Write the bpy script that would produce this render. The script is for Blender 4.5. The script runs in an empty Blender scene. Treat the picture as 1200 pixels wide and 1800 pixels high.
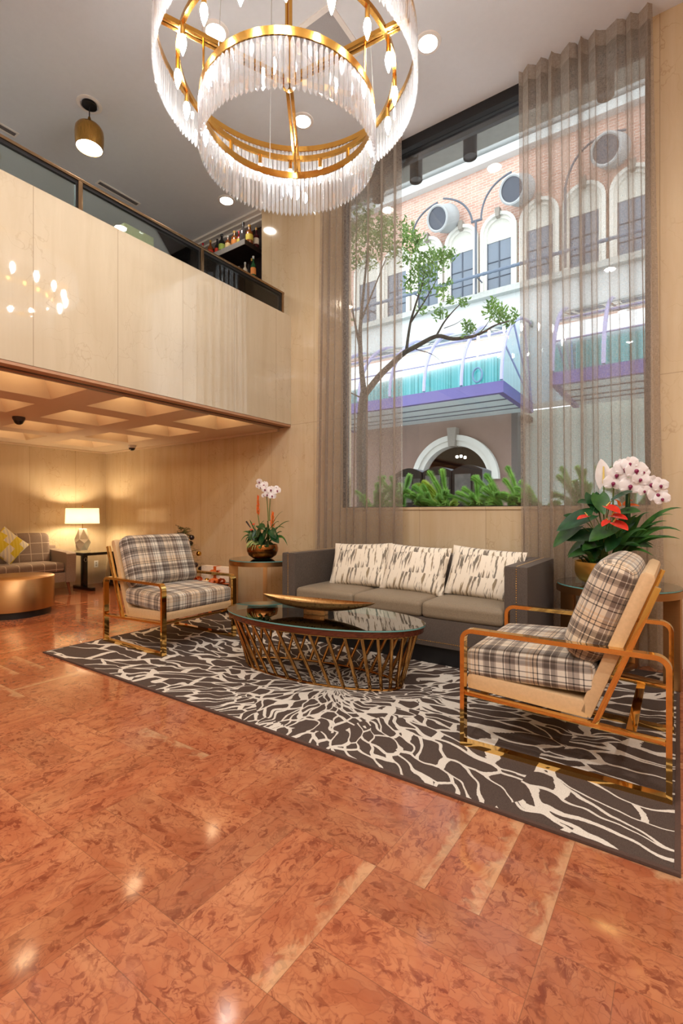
import bpy, bmesh, math, random
from math import sin, cos, pi, radians, atan, sqrt, hypot
from mathutils import Vector, Matrix
random.seed(7)
R = random.Random(11)
sc = bpy.context.scene
COL = sc.collection
HC = 1.2                       # eye height of the camera
TH = atan(592 / 850)           # camera turned left of the window-wall normal
ST, CT = sin(TH), cos(TH)

def at(px, py, Y):
    """world point on the plane y = Y seen at a photo position (used only to lay the place out)"""
    r = (px - 600) / 850; u = (902 - py) / 850
    k = Y / (CT + ST * r)
    return Vector(((-ST + CT * r) * k, Y, HC + u * k))

# ------------------------------------------------------------------ materials
def sr(r, g, b):
    f = lambda c: ((c / 255) / 12.92) if c / 255 <= .04045 else (((c / 255) + .055) / 1.055) ** 2.4
    return (f(r), f(g), f(b), 1)

class NT:
    def __init__(s, name):
        s.m = bpy.data.materials.new(name); s.m.use_nodes = True
        s.t = s.m.node_tree; s.t.nodes.clear()
        s.out = s.t.nodes.new('ShaderNodeOutputMaterial')
    def n(s, typ, ins=None, **a):
        nd = s.t.nodes.new(typ)
        for k, v in a.items(): setattr(nd, k, v)
        for k, v in (ins or {}).items(): s.set(nd.inputs[k], v)
        return nd
    def set(s, inp, v):
        if hasattr(v, 'links') or isinstance(v, bpy.types.NodeSocket): s.t.links.new(v, inp)
        else:
            try: inp.default_value = v
            except Exception: inp.default_value = v[:3] if hasattr(v, '__len__') else (v, v, v)
    def m_(s, op, a, b=0.0, c=0.0):
        nd = s.t.nodes.new('ShaderNodeMath'); nd.operation = op
        for i, v in enumerate((a, b, c)): s.set(nd.inputs[i], v)
        return nd.outputs[0]
    def mix(s, fac, a, b, blend='MIX'):
        nd = s.t.nodes.new('ShaderNodeMix'); nd.data_type = 'RGBA'; nd.blend_type = blend
        s.set(nd.inputs[0], fac); s.set(nd.inputs[6], a); s.set(nd.inputs[7], b)
        return nd.outputs[2]
    def mixf(s, fac, a, b):
        nd = s.t.nodes.new('ShaderNodeMix'); nd.data_type = 'FLOAT'
        s.set(nd.inputs[0], fac); s.set(nd.inputs[2], a); s.set(nd.inputs[3], b)
        return nd.outputs[0]
    def ramp(s, fac, stops, interp='LINEAR'):
        nd = s.t.nodes.new('ShaderNodeValToRGB'); nd.color_ramp.interpolation = interp
        e = nd.color_ramp.elements
        while len(e) < len(stops): e.new(.5)
        for el, (p, c) in zip(e, stops):
            el.position = p; el.color = c if len(c) == 4 else (*c, 1)
        s.set(nd.inputs[0], fac)
        return nd.outputs[0]
    def coord(s, which='Object', scale=(1, 1, 1), loc=(0, 0, 0), rot=(0, 0, 0)):
        tc = s.t.nodes.new('ShaderNodeTexCoord')
        mp = s.n('ShaderNodeMapping', {'Vector': tc.outputs[which], 'Scale': scale, 'Location': loc, 'Rotation': rot})
        return mp.outputs[0]
    def xyz(s, v):
        nd = s.n('ShaderNodeSeparateXYZ', {0: v}); return nd.outputs
    def vec(s, x, y, z):
        nd = s.n('ShaderNodeCombineXYZ', {0: x, 1: y, 2: z}); return nd.outputs[0]
    def noise(s, v, scale, detail=3, rough=.55, dist=0):
        nd = s.n('ShaderNodeTexNoise', {'Vector': v, 'Scale': scale, 'Detail': detail, 'Roughness': rough, 'Distortion': dist})
        return nd.outputs['Fac']
    def voro(s, v, scale, feature='F1', out='Distance', rnd=1):
        nd = s.n('ShaderNodeTexVoronoi', {'Vector': v, 'Scale': scale, 'Randomness': rnd}, feature=feature)
        return nd.outputs[out]
    def bump(s, h, strength=.3, dist=.01):
        return s.n('ShaderNodeBump', {'Height': h, 'Strength': strength, 'Distance': dist}).outputs[0]
    def pbr(s, col, rough=.5, metal=0, normal=None, **k):
        p = s.n('ShaderNodeBsdfPrincipled', {'Base Color': col, 'Roughness': rough, 'Metallic': metal})
        if normal is not None: s.set(p.inputs['Normal'], normal)
        for kk, v in k.items(): s.set(p.inputs[kk.replace('_', ' ')], v)
        return p.outputs[0]
    def done(s, sh):
        s.t.links.new(sh, s.out.inputs[0]); return s.m
    def addmix(s, fac, a, b):
        nd = s.t.nodes.new('ShaderNodeMixShader'); s.set(nd.inputs[0], fac)
        s.t.links.new(a, nd.inputs[1]); s.t.links.new(b, nd.inputs[2]); return nd.outputs[0]

MATS = {}
def plain(name, col, rough=.5, metal=0, var=.06, scale=30, bump=0, **k):
    """a simple surface with a little procedural unevenness"""
    if name in MATS: return MATS[name]
    t = NT(name); c = t.coord()
    f = t.noise(c, scale, 4)
    dk = tuple(x * (1 - var * 1.6) for x in col[:3]) + (1,); lt = tuple(min(1, x * (1 + var)) for x in col[:3]) + (1,)
    cc = t.ramp(f, [(.3, dk), (.7, lt)])
    nm = t.bump(f, bump, .004) if bump else None
    MATS[name] = t.done(t.pbr(cc, rough, metal, nm, **k)); return MATS[name]

def emit(name, col, strength):
    if name in MATS: return MATS[name]
    t = NT(name)
    e = t.n('ShaderNodeEmission', {'Color': col, 'Strength': strength})
    MATS[name] = t.done(e.outputs[0]); return MATS[name]

def metal(name, col, rough=.15, var=.08, scale=(2, 2, 60), rv=.08):
    t = NT(name); c = t.coord(scale=scale)
    f = t.noise(c, 6, 3)
    cc = t.ramp(f, [(.3, tuple(x * (1 - var) for x in col[:3]) + (1,)), (.7, col)])
    r = t.m_('MULTIPLY_ADD', f, rv, rough - rv * .5)
    return t.done(t.pbr(cc, r, 1.0))

def marble(name, axis, base, dark, vein, joint=.69, off=0.0, rough=.1, zj=None, vs=.5):
    """polished cream marble slabs standing upright; joints along the given axis"""
    t = NT(name); c = t.coord(); x, y, z = t.xyz(c)
    a = x if axis == 'x' else y
    u = t.m_('DIVIDE', t.m_('ADD', a, off), joint)
    cell = t.m_('FLOOR', u); fr = t.m_('FRACT', u)
    rnd = t.n('ShaderNodeTexWhiteNoise', {'W': cell}, noise_dimensions='1D').outputs['Value']
    rr = t.m_('MULTIPLY', rnd, 7.0)
    v1 = t.vec(t.m_('MULTIPLY', t.m_('ADD', a, rr), 3.2), rr, t.m_('MULTIPLY', z, .42))
    f1 = t.noise(v1, 2.2, 5, .6, .6)
    v1b = t.vec(t.m_('MULTIPLY', t.m_('ADD', a, rr), 22.0), rr, t.m_('MULTIPLY', z, 1.2))
    f1b = t.noise(v1b, 1.6, 3, .5, .3)
    v2 = t.vec(t.m_('ADD', a, rr), rr, t.m_('MULTIPLY', z, .8))
    wob = t.n('ShaderNodeTexNoise', {'Vector': v2, 'Scale': 3.5, 'Detail': 4.0}).outputs['Color']
    v3 = t.n('ShaderNodeVectorMath', {0: v2, 1: t.n('ShaderNodeVectorMath', {0: wob, 'Scale': .55}, operation='SCALE').outputs[0]}, operation='ADD').outputs[0]
    e = t.voro(v3, 4.2, 'DISTANCE_TO_EDGE')
    patch = t.noise(v2, 1.7, 2)
    vm = t.m_('MULTIPLY', t.ramp(e, [(0, (1, 1, 1)), (.018, (0, 0, 0))]), t.ramp(patch, [(.45, (0, 0, 0)), (.65, (vs, vs, vs))]))
    col = t.mix(t.m_('MULTIPLY', t.m_('ADD', f1, t.m_('MULTIPLY', t.m_('SUBTRACT', f1b, .5), .22)), 1.0), dark, base)
    col = t.mix(vm, col, vein)
    col = t.mix(t.m_('MULTIPLY_ADD', rnd, .16, 0.0), col, dark)
    jd = t.m_('MULTIPLY', t.m_('MINIMUM', fr, t.m_('SUBTRACT', 1.0, fr)), joint)
    jm = t.m_('LESS_THAN', jd, .0022)
    if zj is not None:
        jz = t.m_('LESS_THAN', t.m_('ABSOLUTE', t.m_('SUBTRACT', z, zj)), .0022)
        jm = t.m_('MAXIMUM', jm, jz)
    col = t.mix(t.m_('MULTIPLY', jm, .55), col, (.16, .1, .05, 1))
    return t.done(t.pbr(col, rough, 0, None, Specular_IOR_Level=.85))

def floor_mat():
    t = NT('rosso_marble'); c = t.coord(); x, y, z = t.xyz(c)
    M_ = .5325
    u = t.m_('DIVIDE', t.m_('ADD', x, .31), M_); v = t.m_('DIVIDE', t.m_('SUBTRACT', y, .885), M_)
    cu, cv = t.m_('FLOOR', u), t.m_('FLOOR', v); fu, fv = t.m_('FRACT', u), t.m_('FRACT', v)
    par = t.m_('FLOORED_MODULO', t.m_('ADD', cu, cv), 2.0)
    s3 = t.m_('MULTIPLY', t.mixf(par, fu, fv), 3.0)
    idx = t.m_('FLOOR', s3); f3 = t.m_('FRACT', s3)
    wn = t.n('ShaderNodeTexWhiteNoise', {'Vector': t.vec(cu, cv, idx)}, noise_dimensions='3D')
    rnd = wn.outputs['Value']; rc = wn.outputs['Color']
    off = t.n('ShaderNodeVectorMath', {0: rc, 'Scale': 23.0}, operation='SCALE').outputs[0]
    al = t.mixf(par, y, x); ac = t.mixf(par, x, y)
    pv = t.n('ShaderNodeVectorMath', {0: t.vec(t.m_('MULTIPLY', al, .75), ac, 0.0), 1: off}, operation='ADD').outputs[0]
    wob = t.n('ShaderNodeTexNoise', {'Vector': pv, 'Scale': 9.0, 'Detail': 4.0}).outputs['Color']
    pw = t.n('ShaderNodeVectorMath', {0: pv, 1: t.n('ShaderNodeVectorMath', {0: wob, 'Scale': .11}, operation='SCALE').outputs[0]}, operation='ADD').outputs[0]
    cellc = t.voro(pw, 24, 'F1', 'Color'); cv_ = t.xyz(cellc)[0]
    e = t.voro(pw, 24, 'DISTANCE_TO_EDGE')
    big = t.noise(pv, 4.5, 4, .55, .4)
    mid = t.noise(pw, 13, 4, .6, .8)
    fine = t.noise(pw, 30, 5, .62, 1.0)
    st = t.noise(t.vec(t.m_('MULTIPLY', al, 1.6), t.m_('ADD', t.m_('MULTIPLY', ac, 9), t.m_('MULTIPLY', rnd, 30)), rnd), 1.5, 4)
    col = t.ramp(big, [(.28, sr(158, 84, 54)), (.5, sr(178, 104, 68)), (.72, sr(196, 130, 90))])
    col = t.mix(t.m_('MULTIPLY', cv_, .30), col, sr(202, 134, 94))
    blot = t.m_('MULTIPLY', t.ramp(fine, [(.50, (0, 0, 0)), (.57, (1, 1, 1))]), t.ramp(mid, [(.35, (.15, .15, .15)), (.6, (1, 1, 1))]))
    col = t.mix(t.m_('MULTIPLY', blot, .78), col, sr(122, 54, 36))
    col = t.mix(t.m_('MULTIPLY', t.ramp(e, [(0, (1, 1, 1)), (.05, (0, 0, 0))]), .32), col, sr(118, 58, 42))
    ed = t.m_('MULTIPLY', t.ramp(t.m_('ADD', f3, t.m_('MULTIPLY', t.m_('SUBTRACT', mid, .5), 1.3)), [(.72, (0, 0, 0)), (1.05, (1, 1, 1))]), t.m_('GREATER_THAN', rnd, .72))
    col = t.mix(t.m_('MULTIPLY', ed, .5), col, sr(222, 180, 134))
    col = t.mix(t.m_('MULTIPLY', t.ramp(st, [(.5, (0, 0, 0)), (.75, (1, 1, 1))]), .22), col, sr(204, 142, 98))
    tone = t.m_('MULTIPLY_ADD', t.xyz(rc)[1], .2, .74)
    col = t.mix(1.0, col, t.vec(tone, tone, tone), 'MULTIPLY')
    d1 = t.m_('MULTIPLY', t.m_('MINIMUM', t.m_('MINIMUM', fu, t.m_('SUBTRACT', 1.0, fu)), t.m_('MINIMUM', fv, t.m_('SUBTRACT', 1.0, fv))), M_)
    d2 = t.m_('MULTIPLY', t.m_('MINIMUM', f3, t.m_('SUBTRACT', 1.0, f3)), M_ / 3)
    jm = t.m_('LESS_THAN', t.m_('MINIMUM', d1, d2), .0011)
    col = t.mix(t.m_('MULTIPLY', jm, .5), col, sr(96, 62, 44))
    rough = t.m_('MULTIPLY_ADD', fine, .09, .05)
    return t.done(t.pbr(col, rough, 0, t.bump(fine, .03, .002), Specular_IOR_Level=.5))

def rug_mat(cx, cy):
    t = NT('branch_rug'); c = t.coord(); x, y, z = t.xyz(c)
    wobc = t.n('ShaderNodeTexNoise', {'Vector': c, 'Scale': 2.6, 'Detail': 2.0}).outputs['Color']
    w = t.xyz(wobc)
    dx = t.m_('ADD', t.m_('SUBTRACT', x, cx), t.m_('MULTIPLY', t.m_('SUBTRACT', w[0], .5), .34))
    dy = t.m_('ADD', t.m_('SUBTRACT', y, cy), t.m_('MULTIPLY', t.m_('SUBTRACT', w[1], .5), .34))
    r = t.m_('SQRT', t.m_('ADD', t.m_('MULTIPLY', dx, dx), t.m_('MULTIPLY', dy, dy)))
    th = t.m_('ARCTAN2', dy, dx)
    lr = t.m_('LOGARITHM', t.m_('ADD', r, .25), 2.718)
    rw = t.m_('ADD', r, t.m_('MULTIPLY', t.m_('SUBTRACT', t.noise(c, 2.2, 1), .5), .5))
    B = t.m_('ADD', t.m_('ADD', 7.0, t.m_('MULTIPLY', t.m_('GREATER_THAN', rw, .62), 4.0)), t.m_('MULTIPLY', t.m_('GREATER_THAN', rw, 1.4), 5.0))
    A = 4.9
    ro = t.m_('ADD', r, .25)
    pv = t.vec(t.m_('MULTIPLY', lr, A), t.m_('MULTIPLY', th, B), B)
    e = t.n('ShaderNodeTexVoronoi', {'Vector': pv, 'Scale': 1.0, 'Randomness': .9}, feature='DISTANCE_TO_EDGE', voronoi_dimensions='3D').outputs['Distance']
    wd = t.m_('MULTIPLY', e, t.m_('DIVIDE', ro, B))
    jag = t.m_('MULTIPLY', t.m_('SUBTRACT', t.noise(c, 70, 2), .5), .004)
    var = t.m_('MULTIPLY_ADD', t.noise(c, 2.6, 1), .0175, -.0018)
    mk = t.m_('LESS_THAN', t.m_('ADD', wd, jag), var)
    pile = t.noise(c, 320, 2)
    dk = t.ramp(pile, [(.3, sr(66, 54, 48)), (.7, sr(92, 78, 70))])
    lt = t.ramp(pile, [(.3, sr(196, 186, 172)), (.7, sr(226, 218, 206))])
    col = t.mix(mk, dk, lt)
    return t.done(t.pbr(col, .95, 0, t.bump(t.m_('ADD', pile, t.m_('MULTIPLY', mk, 1.2)), .5, .004), Specular_IOR_Level=.15))

def plaid_mat(name='plaid_wool'):
    t = NT(name); c = t.coord('UV'); u, v, _ = t.xyz(c)
    P_ = .285
    W = sr(232, 226, 214); G = sr(152, 140, 130); D = sr(102, 90, 82); BR = sr(132, 108, 92); CR = sr(226, 206, 180); BK = sr(48, 42, 40)
    def stripes(q, stops):
        f = t.m_('FRACT', t.m_('DIVIDE', q, P_))
        return t.ramp(f, stops, 'CONSTANT')
    su = [(0, W), (.10, BK), (.12, W), (.17, G), (.25, BK), (.27, G), (.34, W), (.36, BK), (.38, W), (.50, G), (.53, D), (.60, W), (.615, D), (.70, G), (.73, W), (.80, BK), (.82, CR), (.87, BK), (.885, CR), (.93, W), (.96, CR)]
    sv = [(0, G), (.08, BK), (.10, G), (.14, D), (.20, G), (.22, W), (.31, BK), (.325, W), (.40, BK), (.42, W), (.45, BR), (.53, W), (.545, BR), (.64, CR), (.72, BK), (.735, CR), (.80, BK), (.82, CR), (.84, G), (.86, CR), (.97, BK), (.985, G)]
    a = stripes(u, su); b = stripes(v, sv)
    tw = t.m_('FRACT', t.m_('MULTIPLY', t.m_('ADD', u, v), 260.0))
    wv = t.m_('GREATER_THAN', tw, .5)
    fac = t.m_('MULTIPLY_ADD', wv, .14, .43)
    col = t.mix(fac, a, b)
    mul = t.mix(.55, col, t.mix(1.0, a, b, 'MULTIPLY'))
    nz = t.noise(c, 700, 2)
    col = t.mix(t.m_('MULTIPLY', nz, .22), mul, sr(120, 108, 98))
    return t.done(t.pbr(col, .9, 0, t.bump(nz, .35, .002), Specular_IOR_Level=.15, Sheen_Weight=.2))

def tweed(name, a, b, line=None, period=.16, rough=.85):
    t = NT(name); c = t.coord()
    n1 = t.noise(t.n('ShaderNodeMapping', {'Vector': c, 'Scale': (1, 1, 4)}).outputs[0], 160, 3, .7)
    n2 = t.noise(t.n('ShaderNodeMapping', {'Vector': c, 'Scale': (4, 1, 1)}).outputs[0], 110, 2)
    n3 = t.noise(c, 5, 3)
    f = t.m_('MULTIPLY_ADD', n1, .6, t.m_('MULTIPLY', n2, .4))
    col = t.ramp(f, [(.32, a), (.68, b)])
    col = t.mix(t.m_('MULTIPLY', n3, .25), col, a)
    if line:
        uv = t.coord('UV'); u, v, _ = t.xyz(uv)
        lu = t.m_('LESS_THAN', t.m_('FRACT', t.m_('DIVIDE', u, period)), .05)
        lv = t.m_('LESS_THAN', t.m_('FRACT', t.m_('DIVIDE', v, period)), .05)
        col = t.mix(t.m_('MULTIPLY', t.m_('MAXIMUM', lu, lv), .8), col, line)
    return t.done(t.pbr(col, rough, 0, t.bump(f, .4, .002), Specular_IOR_Level=.25, Sheen_Weight=.08))

def brush_mat():
    """cream cushion cloth with broken vertical brush strokes"""
    t = NT('brushstroke_cloth'); c = t.coord('UV'); u, v, _ = t.xyz(c)
    row = t.m_('FLOOR', t.m_('MULTIPLY_ADD', t.noise(t.vec(t.m_('MULTIPLY', u, 3.0), v, 0.0), 1.0, 1), .55, t.m_('MULTIPLY', v, 5.6)))
    us = t.m_('ADD', u, t.m_('MULTIPLY', row, .37))
    skew = t.m_('ADD', us, t.m_('MULTIPLY', v, t.m_('MULTIPLY', t.m_('SINE', t.m_('MULTIPLY', row, 2.3)), .28)))
    n1 = t.noise(t.vec(t.m_('MULTIPLY', skew, 44.0), t.m_('MULTIPLY', v, 4.6), row), 1.0, 3, .6)
    n2 = t.noise(t.vec(t.m_('MULTIPLY', us, 13.0), t.m_('MULTIPLY', v, 4.0), row), 1.0, 2)
    n3 = t.noise(t.vec(t.m_('MULTIPLY', u, 30.0), t.m_('MULTIPLY', v, 30.0), 4.0), 1.0, 3)
    m = t.ramp(t.m_('ADD', n1, t.m_('MULTIPLY', t.m_('SUBTRACT', n2, .5), .35)), [(.535, (0, 0, 0)), (.575, (1, 1, 1))])
    ink = t.ramp(n2, [(.35, sr(168, 144, 104)), (.48, sr(126, 112, 94)), (.6, sr(88, 84, 82))])
    ink = t.mix(t.m_('MULTIPLY', n3, .5), ink, sr(176, 160, 132))
    col = t.mix(m, sr(236, 225, 206), ink)
    return t.done(t.pbr(col, .7, 0, t.bump(t.noise(c, 500, 2), .2, .001), Specular_IOR_Level=.25, Sheen_Weight=.2))

def key_mat():
    """yellow and grey stepped-key cushion cloth"""
    t = NT('stepped_key_cloth'); c = t.coord('UV'); u, v, _ = t.xyz(c)
    U = t.m_('FLOOR', t.m_('MULTIPLY', u, 11.0)); V = t.m_('FLOOR', t.m_('MULTIPLY', v, 11.0))
    k = t.m_('FLOORED_MODULO', t.m_('ADD', t.m_('MULTIPLY', t.m_('FLOORED_MODULO', U, 3.0), 1.0), V), 4.0)
    a = t.m_('LESS_THAN', k, 1.5)
    st = t.m_('LESS_THAN', t.m_('FRACT', t.m_('MULTIPLY', t.m_('ADD', u, v), 16.0)), .5)
    col = t.mix(a, t.mix(st, sr(214, 206, 178), sr(190, 186, 176)), t.mix(t.m_('MULTIPLY', st, .3), sr(196, 176, 40), sr(214, 200, 90)))
    return t.done(t.pbr(col, .8))

def curtain_mat():
    t = NT('sheer_taupe_voile'); c = t.coord('UV'); u, v, _ = t.xyz(c)
    th = t.noise(t.vec(t.m_('MULTIPLY', u, 420.0), t.m_('MULTIPLY', v, 30.0), 0.0), 1.0, 2)
    tv = t.noise(t.vec(t.m_('MULTIPLY', u, 30.0), t.m_('MULTIPLY', v, 420.0), 2.0), 1.0, 2)
    f = t.m_('MULTIPLY', t.m_('ADD', th, tv), .5)
    col = t.ramp(f, [(.35, sr(158, 142, 128)), (.65, sr(202, 188, 174))])
    d = t.n('ShaderNodeBsdfDiffuse', {'Color': col}).outputs[0]
    tl = t.n('ShaderNodeBsdfTranslucent', {'Color': col}).outputs[0]
    cloth = t.addmix(.45, d, tl)
    tr = t.n('ShaderNodeBsdfTransparent', {'Color': (.97, .96, .95, 1)}).outputs[0]
    hem = t.m_('GREATER_THAN', v, 5.0)
    face = t.n('ShaderNodeLayerWeight', {'Blend': .5}).outputs['Facing']
    cs = t.m_('MAXIMUM', t.m_('SUBTRACT', 1.0, face), .07)
    op = t.m_('SUBTRACT', t.m_("SUBTRACT", .59, t.m_('MULTIPLY', t.m_('SUBTRACT', f, .5), .5)), t.m_('MULTIPLY', hem, .25))
    fac = t.m_('SUBTRACT', 1.0, t.m_('POWER', op, t.m_('DIVIDE', 1.0, cs)))
    return t.done(t.addmix(fac, tr, cloth))

def clear_glass(name, tint=(.96, .98, .97, 1), refl=1.0, ior=1.45):
    t = NT(name)
    fr = t.n('ShaderNodeFresnel', {'IOR': ior}).outputs[0]
    tr = t.n('ShaderNodeBsdfTransparent', {'Color': tint}).outputs[0]
    gl = t.n('ShaderNodeBsdfGlossy', {'Color': (1, 1, 1, 1), 'Roughness': 0.0}).outputs[0]
    return t.done(t.addmix(t.m_('MULTIPLY', fr, refl), tr, gl))

def crystal_mat():
    t = NT('cut_crystal')
    tr = t.n('ShaderNodeBsdfTransparent', {'Color': (.98, .985, .99, 1)}).outputs[0]
    rf = t.n('ShaderNodeBsdfGlass', {'Color': (.97, .98, 1, 1), 'Roughness': .02, 'IOR': 1.52}).outputs[0]
    tl = t.n('ShaderNodeBsdfTranslucent', {'Color': (.95, .96, .98, 1)}).outputs[0]
    df = t.n('ShaderNodeBsdfDiffuse', {'Color': (.95, .96, .98, 1)}).outputs[0]
    a = t.addmix(.5, tr, rf)
    b = t.addmix(.5, tl, df)
    return t.done(t.addmix(.12, a, b))

def brick_mat():
    t = NT('pink_brick'); c = t.coord(); x, y, z = t.xyz(c)
    v = t.vec(x, z, 0.0)
    b = t.n('ShaderNodeTexBrick', {'Vector': v, 'Color1': sr(204, 164, 146), 'Color2': sr(190, 142, 124), 'Mortar': sr(212, 194, 182), 'Scale': 1.0,
            'Brick Width': .32, 'Row Height': .11, 'Mortar Size': .012, 'Bias': -.2})
    n = t.noise(t.vec(t.m_('MULTIPLY', x, 3.0), t.m_('MULTIPLY', z, 9.0), 0.0), 1.0, 3)
    col = t.mix(t.ramp(n, [(.55, (0, 0, 0)), (.75, (.4, .4, .4))]), b.outputs['Color'], sr(150, 120, 118))
    return t.done(t.pbr(col, .9))

def leaf_mat(name, a, b, rough=.35, scale=14, trans=.25):
    t = NT(name); c = t.coord(); f = t.noise(c, scale, 3)
    col = t.ramp(f, [(.3, a), (.7, b)])
    p = t.pbr(col, rough, 0)
    tl = t.n('ShaderNodeBsdfTranslucent', {'Color': col}).outputs[0]
    return t.done(t.addmix(trans, p, tl))

def wood_mat(name, a, b, rough=.2, scale=(1, 12, 12)):
    t = NT(name); c = t.coord(scale=scale); f = t.noise(c, 4, 5, .6, .8)
    return t.done(t.pbr(t.ramp(f, [(.3, a), (.7, b)]), rough, 0, Coat_Weight=.3))

# ------------------------------------------------------------------ mesh building
class MB:
    def __init__(s): s.v = []; s.f = []; s.uv = {}; s.weld = False
    def add(s, vs, fs, uvs=None):
        o = len(s.v); s.v += [Vector(p) for p in vs]
        for i, f in enumerate(fs):
            if uvs: s.uv[len(s.f)] = [uvs[k] for k in f]
            s.f.append([k + o for k in f])
        return s
    def box(s, lo, hi):
        x0, y0, z0 = lo; x1, y1, z1 = hi
        vs = [(x0, y0, z0), (x1, y0, z0), (x1, y1, z0), (x0, y1, z0), (x0, y0, z1), (x1, y0, z1), (x1, y1, z1), (x0, y1, z1)]
        return s.add(vs, [(0, 3, 2, 1), (4, 5, 6, 7), (0, 1, 5, 4), (1, 2, 6, 5), (2, 3, 7, 6), (3, 0, 4, 7)])
    def beam(s, p0, p1, w, h, up=(0, 0, 1)):
        """bar of rectangular section from p0 to p1; w sideways, h along up"""
        p0, p1 = Vector(p0), Vector(p1); d = (p1 - p0).normalized(); u = Vector(up)
        sd = d.cross(u).normalized(); u = sd.cross(d).normalized()
        vs = []
        for p in (p0, p1):
            for a, b in ((-1, -1), (1, -1), (1, 1), (-1, 1)): vs.append(p + sd * a * w / 2 + u * b * h / 2)
        return s.add(vs, [(3, 2, 1, 0), (4, 5, 6, 7), (0, 1, 5, 4), (1, 2, 6, 5), (2, 3, 7, 6), (3, 0, 4, 7)])
    def tube(s, pts, r, n=8, cap=True, closed=False):
        pts = [Vector(p) for p in pts]; m = len(pts)
        rs = r if isinstance(r, (list, tuple)) else [r] * m
        vs = []; prev = None
        for i, p in enumerate(pts):
            a = pts[(i - 1) % m] if (closed or i > 0) else p; b = pts[(i + 1) % m] if (closed or i < m - 1) else p
            d = (b - a).normalized()
            if prev is None:
                q = Vector((0, 0, 1)) if abs(d.z) < .9 else Vector((1, 0, 0))
                sd = d.cross(q).normalized()
            else:
                sd = (prev - d * prev.dot(d)).normalized()
            prev = sd; up = d.cross(sd)
            for k in range(n):
                t = 2 * pi * k / n; vs.append(p + (sd * cos(t) + up * sin(t)) * rs[i])
        fs = []
        for i in range(m if closed else m - 1):
            j = (i + 1) % m
            for k in range(n): fs.append((i * n + k, i * n + (k + 1) % n, j * n + (k + 1) % n, j * n + k))
        if cap and not closed:
            fs.append(tuple(range(n - 1, -1, -1))); fs.append(tuple((m - 1) * n + k for k in range(n)))
        return s.add(vs, fs)
    def lathe(s, prof, c=(0, 0, 0), n=32, a0=0, sx=1, sy=1):
        """profile of (radius, z) turned round the z axis"""
        c = Vector(c); vs = []; m = len(prof)
        for r, z in prof:
            for k in range(n):
                t = 2 * pi * k / n + a0; vs.append(c + Vector((r * cos(t) * sx, r * sin(t) * sy, z)))
        fs = []
        for i in range(m - 1):
            for k in range(n): fs.append((i * n + k, i * n + (k + 1) % n, (i + 1) * n + (k + 1) % n, (i + 1) * n + k))
        return s.add(vs, fs)
    def lathe_along(s, prof, p, d, n=20):
        """profile of (radius, distance) turned round direction d from p"""
        q = Vector((0, 0, 1)).rotation_difference(Vector(d).normalized()).to_matrix().to_4x4(); q.translation = Vector(p)
        b = MB().lathe(prof, (0, 0, 0), n); b.xf(q); return s.join(b)
    def join(s, b):
        o = len(s.v); s.v += b.v
        for i, f in enumerate(b.f):
            if i in b.uv: s.uv[len(s.f)] = b.uv[i]
            s.f.append([k + o for k in f])
        return s
    def xf(s, M): s.v = [M @ p for p in s.v]; return s
    def prism(s, poly, p0, p1):
        """extrude a 3-D polygon from offset p0 to offset p1"""
        p0, p1 = Vector(p0), Vector(p1); n = len(poly); vs = [Vector(q) + p0 for q in poly] + [Vector(q) + p1 for q in poly]
        fs = [tuple(range(n - 1, -1, -1)), tuple(range(n, 2 * n))] + [(i, (i + 1) % n, n + (i + 1) % n, n + i) for i in range(n)]
        return s.add(vs, fs)
    def ribbon(s, pts, ws, nrm=(0, 0, 1), fold=0.0, thick=0.0):
        """leaf-like strip along pts, half widths ws, folded along its midrib"""
        pts = [Vector(p) for p in pts]; nrm = Vector(nrm); vs = []; m = len(pts)
        for i, p in enumerate(pts):
            d = (pts[min(i + 1, m - 1)] - pts[max(i - 1, 0)]).normalized()
            sd = d.cross(nrm)
            if sd.length < 1e-4: sd = d.cross(Vector((1, 0, .1)))
            sd.normalize(); up = sd.cross(d)
            w = ws[i]
            vs += [p - sd * w + up * fold * w, p, p + sd * w + up * fold * w]
        fs = []
        for i in range(m - 1):
            a = 3 * i; fs += [(a, a + 1, a + 4, a + 3), (a + 1, a + 2, a + 5, a + 4)]
        return s.add(vs, fs)
    def build(s, name, mat, parent=None, smooth=True, angle=35, bevel=0, loc=None):
        me = bpy.data.meshes.new(name)
        me.from_pydata([tuple(p) for p in s.v], [], s.f); 
        if s.uv:
            ul = me.uv_layers.new(name='UVMap')
            for pi_, pl in enumerate(me.polygons):
                if pi_ in s.uv:
                    for li, q in zip(pl.loop_indices, s.uv[pi_]): ul.data[li].uv = q
        me.validate()
        if s.weld:
            bm = bmesh.new(); bm.from_mesh(me); bmesh.ops.remove_doubles(bm, verts=bm.verts, dist=1e-5); bm.to_mesh(me); bm.free()
        if bevel:
            bm = bmesh.new(); bm.from_mesh(me)
            bmesh.ops.remove_doubles(bm, verts=bm.verts, dist=1e-5)
            ed = [e for e in bm.edges if len(e.link_faces) == 2 and e.calc_face_angle(0) > .5]
            bmesh.ops.bevel(bm, geom=ed, offset=bevel, segments=2, profile=.7, affect='EDGES')
            bm.to_mesh(me); bm.free()
        if smooth:
            for p in me.polygons: p.use_smooth = True
            me.set_sharp_from_angle(angle=radians(angle))
        me.materials.append(mat)
        o = bpy.data.objects.new(name, me); COL.objects.link(o)
        if parent: o.parent = parent
        if loc is not None: o.location = loc
        return o

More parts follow.
